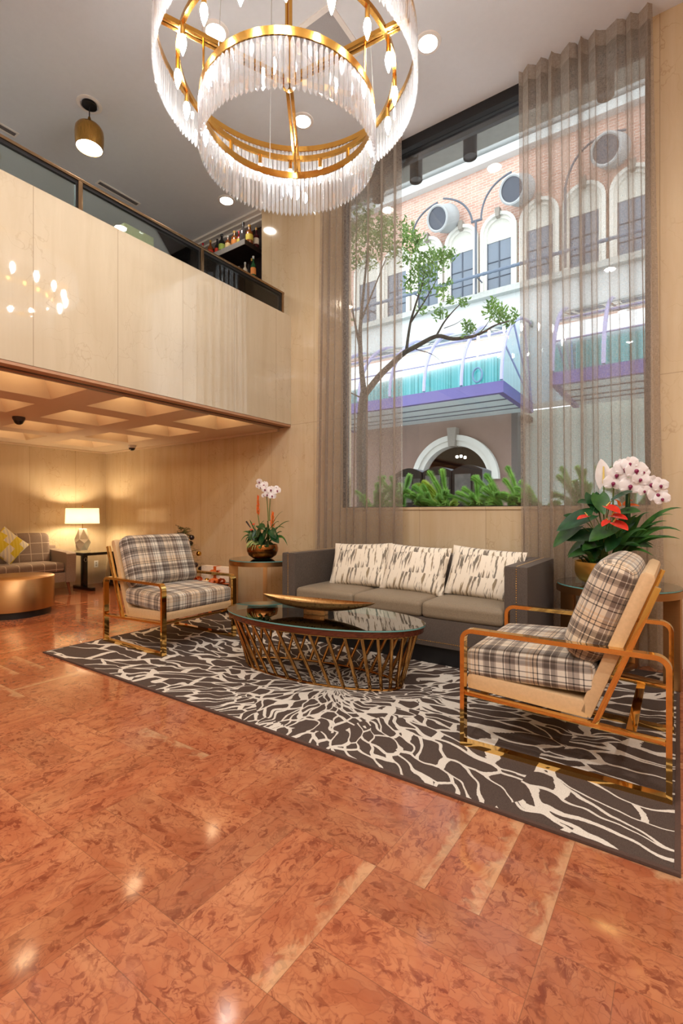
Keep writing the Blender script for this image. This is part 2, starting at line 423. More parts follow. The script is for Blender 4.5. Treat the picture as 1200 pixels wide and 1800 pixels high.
def cushion(sx, sy, sz, r, crown=.02, n=9, sag=0):
    """soft rounded block centred on the origin with metric UVs"""
    b = MB(); hx, hy, hz = sx / 2, sy / 2, sz / 2
    def pt(p):
        q = Vector((max(-hx + r, min(hx - r, p[0])), max(-hy + r, min(hy - r, p[1])), max(-hz + r, min(hz - r, p[2]))))
        d = Vector(p) - q
        if d.length > 1e-9: q = q + d.normalized() * r
        u, v = q.x / hx, q.y / hy
        q.z += crown * (1 if q.z > 0 else -.4) * max(0, 1 - u ** 4) * max(0, 1 - v ** 4) * min(1, abs(q.z) / hz)
        return q
    def ls(h):
        inner = [-(h - r) + 2 * (h - r) * i / n for i in range(n + 1)]
        k = [h - r + r * t for t in (.35, .7, 1)]
        return [-x for x in reversed(k)] + inner + k
    X, Y, Z = ls(hx), ls(hy), ls(hz)
    def face(A, B, f, uvf):
        vs = []; uv = []
        for a in A:
            for c in B: p = f(a, c); vs.append(pt(p)); uv.append(uvf(p))
        m = len(B); fs = []
        for i in range(len(A) - 1):
            for j in range(m - 1): fs.append((i * m + j, (i + 1) * m + j, (i + 1) * m + j + 1, i * m + j + 1))
        b.add(vs, fs, uv)
    face(X, Y, lambda a, c: (a, c, hz), lambda p: (p[0], p[1]))
    face(Y, X, lambda a, c: (c, a, -hz), lambda p: (p[0], p[1]))
    face(X, Z, lambda a, c: (a, -hy, c), lambda p: (p[0], p[2] - hy))
    face(Z, X, lambda a, c: (c, hy, a), lambda p: (p[0], -p[2] + hy))
    face(Y, Z, lambda a, c: (hx, a, c), lambda p: (-p[2] + hx, p[1]))
    face(Z, Y, lambda a, c: (-hx, c, a), lambda p: (p[2] - hx, p[1]))
    b.weld = True
    return b

def pillow(w, h, t, n=16, pinch=.05):
    """knife-edge scatter cushion in the xz plane, thickness along y, centred"""
    b = MB()
    for side in (-1, 1):
        vs = []; uv = []
        for i in range(n + 1):
            for j in range(n + 1):
                u = -1 + 2 * i / n; v = -1 + 2 * j / n
                k = (max(0, 1 - u * u) * max(0, 1 - v * v)) ** .42
                x = u * w / 2 * (1 - pinch * (1 - v * v) * abs(u) ** 3); z = v * h / 2 * (1 - pinch * (1 - u * u) * abs(v) ** 3)
                y = side * t / 2 * k
                vs.append((x, y, z)); uv.append((x + (0 if side < 0 else 3.3), z))
        fs = []
        for i in range(n):
            for j in range(n):
                a = i * (n + 1) + j; q = (a, a + n + 1, a + n + 2, a + 1)
                fs.append(q if side < 0 else q[::-1])
        b.add(vs, fs, uv)
    b.weld = True
    return b

def tag(o, label, cat, group=None, kind=None):
    o['label'] = label; o['category'] = cat
    if group: o['group'] = group
    if kind: o['kind'] = kind
    return o
def empty(name, loc=(0, 0, 0), rz=0, label=None, cat=None, group=None):
    o = bpy.data.objects.new(name, None); COL.objects.link(o); o.location = loc; o.rotation_euler = (0, 0, rz); o.empty_display_size = .1
    if label: tag(o, label, cat, group)
    return o
def struct(o): o['kind'] = 'structure'; return o
def copy_tree(o, parent=None):
    c = o.copy(); COL.objects.link(c)
    if parent: c.parent = parent
    for ch in o.children: copy_tree(ch, c)
    return c
def lamp(name, kind, loc, energy, col=(1, 1, 1), size=.1, rot=(0, 0, 0), **k):
    l = bpy.data.lights.new(name, kind); l.energy = energy; l.color = col
    if kind == 'AREA': l.size = size
    else: l.shadow_soft_size = size
    for a, v in k.items(): setattr(l, a, v)
    o = bpy.data.objects.new(name, l); COL.objects.link(o); o.location = loc; o.rotation_euler = rot
    return o
# ------------------------------------------------------------------ shared materials
CREAM = marble('cream_marble_window_wall', 'x', sr(214, 196, 166), sr(188, 162, 124), sr(150, 116, 80), .69, .12, .11, 2.29, .5)
CREAM_Y = marble('cream_marble_side_wall', 'y', sr(212, 194, 166), sr(188, 164, 128), sr(150, 112, 72), .69, .1, .1, None, .5)
PALE = marble('pale_marble_balcony', 'y', sr(204, 190, 166), sr(182, 164, 136), sr(146, 120, 92), .66, .34, .035, None, .3)
FLOOR = floor_mat()
PLASTER = plain('ceiling_plaster', sr(220, 226, 232), .9, 0, .01, 20)
WARMPL = plain('coffer_plaster', sr(222, 200, 170), .85, 0, .01, 20)
BRASS = metal('polished_brass', sr(228, 188, 112), .07, .05, (3, 3, 3), .04)
GILT = metal('satin_gilt', sr(212, 160, 78), .2, .1, (6, 6, 60), .1)
BRONZE = metal('brushed_bronze', sr(192, 148, 100), .34, .1, (2, 2, 80), .1)
ANTIQ = metal('antique_brass_rod', sr(178, 134, 78), .18, .14, (8, 8, 3), .1)
BLACK = plain('black_metal', sr(22, 22, 24), .4, 0, .1)
DARKW = plain('dark_bar_wood', sr(34, 22, 20), .35, 0, .2, 12)
WHITE = plain('white_paint', sr(236, 234, 230), .5, 0, .02)
LEATHER = plain('tan_leather', sr(206, 172, 130), .38, 0, .05, 60, .05)
PLAID = plaid_mat()
SOFA = tweed('grey_brown_velvet', sr(64, 54, 47), sr(104, 92, 83), rough=.6)
SEAT = tweed('taupe_ribbed_velvet', sr(112, 96, 78), sr(156, 140, 116), rough=.5)
TWEED = tweed('taupe_tweed', sr(120, 100, 86), sr(164, 144, 126))
TWEEDL = tweed('taupe_windowpane_tweed', sr(104, 86, 76), sr(144, 124, 110), sr(196, 178, 160))
BRUSH = brush_mat()
PANE = clear_glass('window_glass', (.97, .985, .98, 1), .8)
RAILG = clear_glass('rail_glass', (.80, .87, .86, 1), 1.4)
TOPG = clear_glass('table_glass', (.86, .95, .92, 1), 1.3)
TEAL = plain('glass_edge', sr(104, 158, 154), .1, 0, .05, 20)
GREEN = leaf_mat('leaf_green', sr(34, 74, 30), sr(70, 118, 50))
DGREEN = leaf_mat('leaf_deep_green', sr(22, 58, 32), sr(44, 92, 48), .28)
STEM = plain('stem_green', sr(92, 112, 52), .5)
VARI = leaf_mat('leaf_pale_striped', sr(110, 150, 60), sr(206, 218, 150), .4, 40)
WARM = (1.0, .80, .55, 1)
D = 4.552; ZC = 5.13

# ------------------------------------------------------------------ setting: the room
struct(MB().box((-8.3, -5.0, -.1), (4.0, 4.75, 0)).build('floor', FLOOR, smooth=False))
struct(MB().box((-8.3, -5.0, ZC), (4.0, 4.9, ZC + .12)).build('ceiling', PLASTER, smooth=False))
w = MB()
w.box((-.18, D, 0), (4.0, D + .2, ZC)); w.box((-3.17, D, 0), (-.18, D + .2, 1.235)); w.box((-4.43, D, 0), (-3.17, D + .2, ZC)); w.box((-8.3, D, 0), (-4.43, D + .2, 2.95))
struct(w.build('wall_window', CREAM, smooth=False))
struct(MB().box((-8.3, -5.0, 0), (-8.153, D, 2.95)).build('wall_alcove', CREAM_Y, smooth=False))
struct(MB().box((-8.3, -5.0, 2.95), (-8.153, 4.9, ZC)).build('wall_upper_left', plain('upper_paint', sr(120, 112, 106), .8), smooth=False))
struct(MB().box((3.6, -5.0, 0), (3.75, D, ZC)).build('wall_right', CREAM_Y, smooth=False))
struct(MB().box((-8.3, -5.0, 0), (3.75, -4.85, ZC)).build('wall_back', CREAM, smooth=False))
struct(MB().box((-4.09, -4.85, 2.293), (-3.93, D - .002, 3.631)).build('wall_balcony', PALE, smooth=False))
struct(MB().box((-8.15, -4.85, 2.72), (-4.09, D - .002, 2.95)).build('floor_balcony', plain('balcony_floor', sr(150, 140, 132), .6), smooth=False))
lip = MB().box((-4.12, -4.85, 2.268), (-3.935, D - .002, 2.2925))
struct(lip.build('trim_1', plain('balcony_edge_timber', sr(176, 130, 96), .5, 0, .04, 8), smooth=False))
gr = MB()
for xx in (-4.035, -4.06): gr.box((xx - .004, -4.85, 2.265), (xx + .004, D - .004, 2.2685))
struct(gr.build('trim_2', BLACK, smooth=False))
# coffered ceiling of the alcove: pyramids cut into a grid
cf = MB()
cw, pitch = .66, .985
xs = [-4.44 - pitch * i for i in range(4)]; ys = [3.78 - pitch * i for i in range(9)]
zb, zt = 2.254, 2.56
xe = [-4.12]; 
for x in xs: xe += [x + cw / 2, x - cw / 2]
xe.append(-8.155); ye = [D - .001]
for y in ys: ye += [y + cw / 2, y - cw / 2]
ye.append(-4.86)
for i in range(len(xe) - 1):
    for j in range(len(ye) - 1):
        x0, x1, y0, y1 = xe[i + 1], xe[i], ye[j + 1], ye[j]
        if i % 2 == 1 and j % 2 == 1:
            xm, ym, q = (x0 + x1) / 2, (y0 + y1) / 2, .12
            o = [(x0, y0, zb), (x1, y0, zb), (x1, y1, zb), (x0, y1, zb)]; t = [(xm - q, ym - q, zt), (xm + q, ym - q, zt), (xm + q, ym + q, zt), (xm - q, ym + q, zt)]
            cf.add(o + t, [(0, 4, 5, 1), (1, 5, 6, 2), (2, 6, 7, 3), (3, 7, 4, 0), (4, 7, 6, 5)])
        else: cf.add([(x0, y0, zb), (x1, y0, zb), (x1, y1, zb), (x0, y1, zb)], [(0, 3, 2, 1)])
cf.add([(-4.12, -4.86, zb), (-4.12, D - .001, zb), (-4.12, D - .001, 2.30), (-4.12, -4.86, 2.30)], [(0, 1, 2, 3)])
struct(cf.build('ceiling_alcove', WARMPL, smooth=False))
for x in xs:
    for y in ys[:6]:
        lamp('coffer_lamp', 'AREA', (x, y, zt - .02), 2.4, (1, .72, .40), .15)
struct(MB().box((-8.15, D - .03, 2.225), (-4.13, D - .002, 2.252)).build('trim_3', WARMPL, smooth=False))
struct(MB().box((-8.15, -4.8, 2.225), (-8.125, D - .03, 2.252)).build('trim_4', WARMPL, smooth=False))
# bar recess on the balcony
struct(MB().box((-8.15, 4.72, 2.95), (-4.43, 4.86, ZC)).build('wall_bar', DARKW, smooth=False))
cr = MB()
for a, b, z in ((4.49, 4.72, 5.10), (4.55, 4.72, 5.078), (4.62, 4.72, 5.055)): cr.box((-8.15, a, z), (-4.431, b, ZC - .001))
struct(cr.build('trim_5', WHITE, smooth=False))
# window: frame with two mullions and three panes
win = struct(empty('window_1', (0, 0, 0)))
fr = MB(); z0, z1 = 1.235, 5.03; y0, y1 = D + .03, D + .10
fr.box((-3.17, y0, z1), (-.18, y1, ZC)); fr.box((-3.17, y0, z0), (-.18, y1, z0 + .035)); fr.box((-3.17, y0, z0), (-3.13, y1, z1)); fr.box((-.22, y0, z0), (-.18, y1, z1))
fr.build('window_frame', BLACK, win, smooth=False)
for a, b in ((-3.13, -2.432), (-2.428, -.952), (-.948, -.22)):
    MB().box((a, D + .06, z0 + .035), (b, D + .066, z1)).build('window_pane', PANE, win, smooth=False)
struct(MB().box((-3.17, D - .012, 1.235), (-.18, D + .03, 1.262)).build('windowsill', CREAM, smooth=False))
struct(MB().box((-3.17, D + .0, 5.03), (-.18, D + .03, ZC)).build('trim_6', BLACK, smooth=False))

# ------------------------------------------------------------------ ceiling fittings
DL = emit('downlight_glow', (1, .93, .83, 1), 45)
def downlight(x, y, label, r=.075):
    o = empty('recessed_downlight', (x, y, ZC), label=label, cat='ceiling light', group='recessed downlights in the lobby ceiling')
    MB().lathe([(r, -.001), (r + .004, -.012), (r + .03, -.008), (r + .034, -.001)], (0, 0, 0), 32).build('trim_ring', WHITE, o)
    MB().lathe([(0, -.004), (r, -.004)], (0, 0, 0), 32).build('lamp_face', DL, o)
for x, y, l in ((-1.716, 3.727, 'round white downlight glowing right of the crystal chandelier'),
                (-3.085, 3.751, 'round downlight seen through the middle of the chandelier ring'),
                (-4.656, 4.159, 'small round downlight above the bottle shelf by the balcony'),
                (-3.099, 2.653, 'round downlight half behind a brass arm of the chandelier')):
    downlight(x, y, l)
for x in (-.9, 1.2, 3.0):
    for y in (-3.6, -1.6, .4):
        lamp('lobby_fill_lamp', 'AREA', (x, y, ZC - .02), 35, (1, .97, .95), .16, shape='DISK')  # fill lamps added out of view to even out the room light
for y in (-3.4, -1.4): lamp('lobby_fill_lamp', 'AREA', (-3.1, y, ZC - .02), 35, (1, .97, .95), .16, shape='DISK')  # two more added fill lamps, also out of view
for y in (-3.5, -1.8, -.2, 1.0): lamp('balcony_fill_lamp', 'AREA', (-5.9, y, ZC - .02), 24, (1, .97, .94), .16, shape='DISK')  # unseen fill, added to brighten the ceiling over the balcony
pan = empty('ceiling_panel', (-2.43, 3.24, ZC), label='square grey ceiling access panel with white frame above the chandelier', cat='ceiling panel')
fm = MB()
for a, b in (((-.24, -.24), (.24, -.20)), ((-.24, .20), (.24, .24)), ((-.24, -.2), (-.20, .2)), ((.20, -.2), (.24, .2))): fm.box((a[0], a[1], -.012), (b[0], b[1], -.0005))
fm.build('panel_frame', WHITE, pan, smooth=False)
MB().box((-.2, -.2, -.006), (.2, .2, -.0005)).build('grille', plain('grey_grille', sr(168, 168, 170), .8, 0, .05, 200), pan, smooth=False)
for (ya, yb, l) in ((1.45, 2.2, 'slim white slot air vent at the far left of the upper ceiling'), (3.05, 3.58, 'slim white slot air vent above the glass balcony rail')):
    v = empty('slot_vent', (-5.645, (ya + yb) / 2, ZC), label=l, cat='air vent', group='slot vents in the upper ceiling')
    h = (yb - ya) / 2; f = MB()
    f.box((-.05, -h, -.008), (-.03, h, -.0005)); f.box((.03, -h, -.008), (.05, h, -.0005)); f.box((-.03, -h, -.008), (.03, -h + .015, -.0005)); f.box((-.03, h - .015, -.008), (.03, h, -.0005))
    f.build('vent_frame', WHITE, v, smooth=False)
    MB().box((-.03, -h + .015, -.004), (.03, h - .015, -.0005)).build('slot', plain('vent_dark', sr(110, 106, 106), .8), v, smooth=False)
for (x, y, l, c) in ((-5.931, 2.329, 'dark dome camera on the coffered ceiling above the alcove sofa', sr(70, 52, 40)), (-6.955, 4.30, 'white dome camera under the alcove ceiling near the corner wall', sr(226, 222, 216))):
    k = empty('dome_camera', (x, y, zb), label=l, cat='security camera')
    MB().lathe([(.062, -.001), (.062, -.02), (.05, -.045)], (0, 0, 0), 24).build('housing', plain('dome_housing_%d' % (c[0] * 99), c, .4), k)
    MB().lathe([(.048, -.043), (.046, -.055), (.036, -.073), (.02, -.083), (0, -.086)], (0, 0, 0), 24).build('dome', plain('smoked_dome', sr(30, 24, 22), .08), k)

# pendant over the balcony
p = empty('pendant_lamp', (-4.642, 2.429, ZC), label='bell-shaped brass pendant lamp hanging over the balcony', cat='pendant lamp')
MB().lathe([(.11, -.0005), (.112, -.007), (.08, -.009)], (0, 0, 0), 32).build('ceiling_ring', WHITE, p)
MB().lathe([(.066, -.001), (.066, -.022), (.06, -.026), (0, -.026)], (0, 0, 0), 32).build('canopy', BLACK, p)
MB().tube([(0, 0, -.02), (0, 0, -.14)], .005).build('cord', BLACK, p)
MB().lathe([(.006, -.12), (.012, -.13), (.016, -.15), (.024, -.17), (.042, -.19), (.075, -.205), (.105, -.222), (.122, -.25), (.127, -.29), (.125, -.36), (.119, -.425), (.112, -.425), (.116, -.36), (.10, -.24)], (0, 0, 0), 40).build('lamp_shade', metal('pendant_brass', sr(186, 142, 74), .28, .12, (30, 30, 2)), p)
MB().lathe([(0, -.412), (.113, -.412)], (0, 0, 0), 32).build('diffuser', emit('pendant_glow', (1, .9, .74, 1), 55), p)

# ------------------------------------------------------------------ balcony rail
rail = empty('balcony_railing', (-4.0, 0, 3.631), label='low glass balcony railing with bronze posts and top rail', cat='railing')
RB = metal('rail_bronze', sr(150, 122, 92), .25, .1, (3, 3, 3)); 
posts = [4.46, 3.239, 2.013, .787, -.44, -1.66]
MB().box((-.03, -3, .262), (.02, 4.485, .287)).build('top_rail', RB, rail, bevel=.004)
MB().box((-.02, -3, .236), (.008, 4.46, .262)).build('under_rail', BLACK, rail, smooth=False)
for i, y in enumerate(posts):
    MB().box((-.015, y - .018, 0), (.018, y + .018, .262)).build('post', RB, rail, bevel=.003)
    MB().box((-.018, y - .034, 0), (.004, y - .019, .262)).build('gasket', BLACK, rail, smooth=False)
    if i < len(posts) - 1:
        MB().box((-.012, posts[i + 1] + .018, .002), (-.004, y - .034, .25)).build('glass_panel', RAILG, rail, smooth=False)

# ------------------------------------------------------------------ bar: shelf, counter, bottles
sh = MB().box((-6.6, 4.38, 4.65), (-4.56, 4.72, 4.715)); 
s_ = sh.build('bottle_shelf', DARKW, smooth=False); tag(s_, 'dark wall shelf with a grey front edge holding a row of liquor bottles', 'shelf')
MB().box((-6.6, 4.372, 4.648), (-4.558, 4.38, 4.717)).build('front_edge', plain('shelf_grey', sr(150, 146, 142), .5), s_, smooth=False)
s2 = MB().box((-6.6, 4.40, 4.21), (-4.5, 4.72, 4.26)).build('bottle_shelf', DARKW, smooth=False); tag(s2, 'lower dark bar shelf just above the glass railing', 'shelf')
ct = MB().box((-6.6, 4.25, 2.95), (-4.44, 4.715, 3.93)).build('bar_counter', DARKW, smooth=False); tag(ct, 'dark back-bar counter behind the balcony glass', 'counter')
LAB = plain('paper_label', sr(228, 220, 200), .7, 0, .05, 60)
def bottle(base, h, r, col, cap, lab, label, grp):
    x, y, z = base
    o = tag(MB().lathe([(0, 0), (r * .95, 0), (r, .008), (r, h * .56), (r * .85, h * .63), (r * .36, h * .74), (r * .32, h * .92), (r * .36, h * .93), (r * .36, h * .95), (0, h * .95)], (0, 0, 0), 14).build('liquor_bottle', plain('bottle_%s' % col[0], col[1], .08), loc=(x, y, z)), label, 'bottle', grp)
    MB().lathe([(r * .38, h * .88), (r * .40, h), (0, h)], (0, 0, 0), 12).build('cap', plain('cap_%s' % cap[0], cap[1], .35), o)
    if lab: MB().lathe([(r * 1.01, h * .16), (r * 1.015, h * .17), (r * 1.015, h * .45), (r * 1.01, h * .46)], (0, 0, 0), 14).build('paper_label', plain('label_%s' % lab[0], lab[1], .7), o)
    return o
AM = ('amber', sr(120, 66, 24)); DK = ('dark', sr(20, 18, 18)); RD = ('red', sr(120, 18, 14)); GN = ('green', sr(16, 70, 36)); CL = ('pale', sr(190, 180, 160)); GY = ('grey', sr(70, 66, 66)); WN = ('wine', sr(66, 14, 22))
cK = ('black', sr(20, 18, 18)); cR = ('red', sr(190, 20, 44)); cG = ('gold', sr(190, 150, 70)); cS = ('silver', sr(190, 190, 186))
lW = ('white', sr(228, 222, 208)); lR = ('red', sr(196, 50, 24)); lG = ('green', sr(140, 160, 70)); lC = ('cream', sr(214, 186, 130)); lO = ('orange', sr(206, 130, 60)); lY = ('yellow', sr(206, 190, 80))
g = 'liquor bottles on the upper bar shelf'
rowx = [-5.55, -5.37, -5.22, -5.08, -4.965, -4.86, -4.765, -4.70, -4.63, -4.60]
for (x, y, h, r, c, k, l, t) in ((-5.62, 4.47, .22, .042, CL, cG, lC, 'squat pale bottle at the left end of the upper shelf'), (-5.50, 4.48, .29, .036, CL, cR, lC, 'bottle with a red wax neck at the left of the upper shelf'),
        (-5.33, 4.47, .27, .042, AM, cG, lR, 'amber bottle with a bright red label on the upper shelf'), (-5.20, 4.48, .25, .036, DK, cK, lR, 'slim dark bottle with red label on the upper shelf'),
        (-5.085, 4.46, .27, .046, DK, cK, lG, 'dark bottle with a green label on the upper shelf'), (-4.955, 4.45, .20, .038, AM, cS, lC, 'short bottle with a cream label on the upper shelf'),
        (-4.84, 4.46, .23, .046, AM, cG, lO, 'broad bottle with an orange label on the upper shelf'), (-4.755, 4.46, .20, .03, RD, cR, lY, 'small red bottle with a yellow label on the upper shelf'),
        (-4.675, 4.46, .29, .046, GY, cK, None, 'tall grey bottle with a black stopper on the upper shelf'), (-4.66, 4.57, .26, .036, RD, cR, None, 'red bottle standing behind the tall grey one'),
        (-4.60, 4.50, .25, .05, AM, cG, lY, 'gold-labelled bottle near the right end of the upper shelf')):
    bottle((x, y, 4.715), h, r, c, k, l, t, g)
bottle((-4.505 - .09, 4.62, 4.715), .27, .037, WN, cG, lW, 'dark bottle with white label last at the right of the upper shelf', g)
g = 'liquor bottles on the lower bar shelf'
for (x, y, h, r, c, k, l, t) in ((-4.80, 4.50, .22, .032, WN, cS, lW, 'wine-red bottle furthest left on the lower bar shelf'), (-4.72, 4.60, .27, .03, GY, cK, None, 'thin grey bottle at the back of the lower bar shelf'),
        (-4.68, 4.50, .24, .034, CL, cS, lW, 'clear bottle with silver cap on the lower bar shelf'), (-4.62, 4.56, .30, .03, DK, cG, None, 'tall dark bottle with gold neck on the lower bar shelf'),
        (-4.55, 4.52, .29, .036, GN, cS, lO, 'green bottle with pink label at the right of the lower bar shelf')):
    bottle((x, y, 4.26), h, r, c, k, l, t, g)
g = 'bottles and glasses on the back-bar counter'
for (x, y, h, r, c, k, l, t) in ((-5.62, 4.36, .24, .036, GY, cS, None, 'grey bottle seen through the balcony glass, left of the post'), (-5.48, 4.36, .26, .038, DK, cG, None, 'dark bottle seen through the balcony glass, beside the post'), (-5.00, 4.36, .24, .05, AM, cS, lC, 'amber decanter seen through the balcony glass, right of the post')):
    bottle((x, y, 3.93), h, r, c, k, l, t, g)
WG = clear_glass('stem_glass', (.9, .92, .92, 1), 2.5)
for (x, y, t) in ((-4.80, 4.32, 'wine glass behind the balcony glass, leftmost of three'), (-4.70, 4.33, 'wine glass behind the balcony glass, middle of three'), (-4.58, 4.32, 'wine glass behind the balcony glass, rightmost of three')):
    tag(MB().lathe([(.034, 0), (.03, .003), (.005, .008), (.004, .07), (.02, .085), (.038, .115), (.04, .15), (.034, .18), (.032, .18), (.037, .15), (.034, .117), (.004, .09)], (0, 0, 0), 20).build('wine_glass', WG, loc=(x, y, 3.93)), t, 'glass', g)
cn = MB().box((-4.85, 2.3, 2.95), (-4.30, 3.5, 3.75)).build('service_counter', DARKW, smooth=False); tag(cn, 'dark service counter just behind the marble balcony', 'counter')
cb = MB().box((-4.66, 2.61, 3.75), (-4.35, 2.93, 3.985)).build('storage_box', wood_mat('lime_wood', sr(176, 184, 116), sr(206, 210, 150), .5), bevel=.008); tag(cb, 'pale lime-green wooden box behind the balcony glass', 'box')
# ------------------------------------------------------------------ chandelier
CX, CY = -1.883, 2.160
ch = empty('chandelier', (CX, CY, ZC), label='large brass chandelier of concentric rings hung with clear crystal prisms', cat='chandelier')
CRY = crystal_mat()
BULB = emit('candle_glow', (1, .97, .93, 1), 215)
def hoop(r, z, h, th, n=96):
    return MB().lathe([(r - th, z), (r - th, z + h), (r, z + h), (r, z), (r - th, z)], (0, 0, 0), n)
zo, zl, zi = 3.885 - ZC, 3.725 - ZC, 3.52 - ZC
hoop(.748, zo, .036, .01).build('outer_ring', GILT, ch, angle=40)
hoop(.63, zl, .03, .022).build('lamp_ring', GILT, ch, angle=40)
hoop(.508, zi, .044, .008, 80).build('inner_ring', GILT, ch, angle=40)
for k, a in enumerate((126, 6, 246)):
    a = radians(a); d = Vector((cos(a), sin(a), 0)); sd = Vector((-d.y, d.x, 0)) * .013
    b = MB()
    for q in (-1, 1): b.beam(d * .03 + sd * q + Vector((0, 0, zl + .015)), d * .745 + sd * q + Vector((0, 0, zl + .015)), .02, .026)
    b.build('arm', GILT, ch, bevel=.002)
    dd = Vector((cos(a + .35), sin(a + .35), 0))
    b = MB().tube([d * .735 + Vector((0, 0, zl + .02)), d * .742 + Vector((0, 0, zo + .01))], .008); b.tube([d * .50 + Vector((0, 0, zi + .04)), d * .50 + Vector((0, 0, zl + .01))], .006)
    b.build('hanger', GILT, ch)
    MB().tube([dd * .5 + Vector((0, 0, zi + .05)), dd * .42 + Vector((0, 0, -.01))], .0025, 6).build('cable', metal('steel_cable', sr(190, 190, 186), .3), ch)
st = MB().tube([(-.014, 0, zl), (-.014, 0, -.02)], .011); st.tube([(.014, 0, zl), (.014, 0, -.02)], .011)
st.lathe([(.0, zl - .03), (.035, zl - .02), (.04, zl + .02), (.03, zl + .05), (0, zl + .05)], (0, 0, 0), 24)
st.build('stem', GILT, ch)
MB().lathe([(0, -.05), (.06, -.045), (.075, -.02), (.075, -.0005)], (0, 0, 0), 32).build('canopy', GILT, ch)
for k in range(18):
    a = 2 * pi * (k + .5) / 18; p0 = Vector((.62 * cos(a), .62 * sin(a), zl))
    sk = MB().tube([p0 + Vector((0, 0, .005)), p0 + Vector((0, 0, -.065))], .0125, 10)
    s_ = sk.build('lamp_socket', GILT, ch)
    MB().lathe([(.010, 0), (.017, -.02), (.019, -.04), (.015, -.065), (.007, -.09), (.002, -.105), (0, -.106)], p0 + Vector((0, 0, -.062)), 12).build('candle_bulb', BULB, s_)
def prism_at(b, r, z, a, L, w, tilt=0):
    """three-sided drop with a pointed tip; a little hook above"""
    c = Vector((r * cos(a), r * sin(a), 0)); rad = Vector((cos(a), sin(a), 0)); tan = Vector((-sin(a), cos(a), 0))
    ct, s2 = cos(tilt), sin(tilt); e1 = tan * ct + rad * s2; e2 = rad * ct - tan * s2
    tri = [e1 * -w * .5 - e2 * w * .25, e1 * w * .5 - e2 * w * .25, e2 * w * .45]
    vs = [c + q * .5 + Vector((0, 0, z)) for q in tri] + [c + q + Vector((0, 0, z - .018)) for q in tri] + [c + q + Vector((0, 0, z - L + .022)) for q in tri] + [c + Vector((0, 0, z - L))]
    fs = [(0, 1, 2)] + [(i + 3 * k, i + 3 * (k + 1), (i + 1) % 3 + 3 * (k + 1), (i + 1) % 3 + 3 * k) for k in (0, 1) for i in range(3)] + [(6 + i, 9, 6 + (i + 1) % 3) for i in range(3)]
    return b.add(vs, fs)
ang0 = math.atan2(-CY, -CX)
lst = []
for r, z, n in ((.742, zo - .004, 158), (.502, zi - .004, 108)):
    for k in range(n): lst.append((r, z, 2 * pi * k / n, R.uniform(-.25, .25)))
# the prisms that show largest: those nearest the viewer
def near(q): return hypot(CX + q[0] * cos(q[2]), CY + q[0] * sin(q[2])) + (.0 if q[0] < .6 else .25)
lst.sort(key=near)
for q in lst[:100]:
    prism_at(MB(), q[0], q[1], q[2], .262, .024, q[3]).build('crystal_prism', CRY, ch, smooth=False)
b = MB()
for q in lst[100:]: prism_at(b, q[0], q[1], q[2], .262, .024, q[3])
o = b.build('crystal_fringe', CRY, ch, smooth=False); o['kind'] = 'stuff'

# ------------------------------------------------------------------ rug
rg = MB().box((-4.46, 1.95, .0005), (-.005, 4.30, .012)).build('rug', rug_mat(-1.9, 2.68), bevel=.003, smooth=False)
tag(rg, 'dark brown area rug with cream branching vein pattern under the seating group', 'rug')
bd = MB(); e = .012
for lo, hi in (((-4.46 - e, 1.95 - e, .0005), (-.005 + e, 1.95 + e * .6, .0135)), ((-4.46 - e, 4.30 - e * .6, .0005), (-.005 + e, 4.30 + e, .0135)), ((-4.46 - e, 1.95, .0005), (-4.46 + e * .6, 4.3, .0135)), ((-.005 - e * .6, 1.95, .0005), (-.005 + e, 4.3, .0135))): bd.box(lo, hi)
bd.build('binding', plain('rug_binding', sr(78, 56, 46), .9, 0, .1, 200), rg, bevel=.003)
RZ = .012

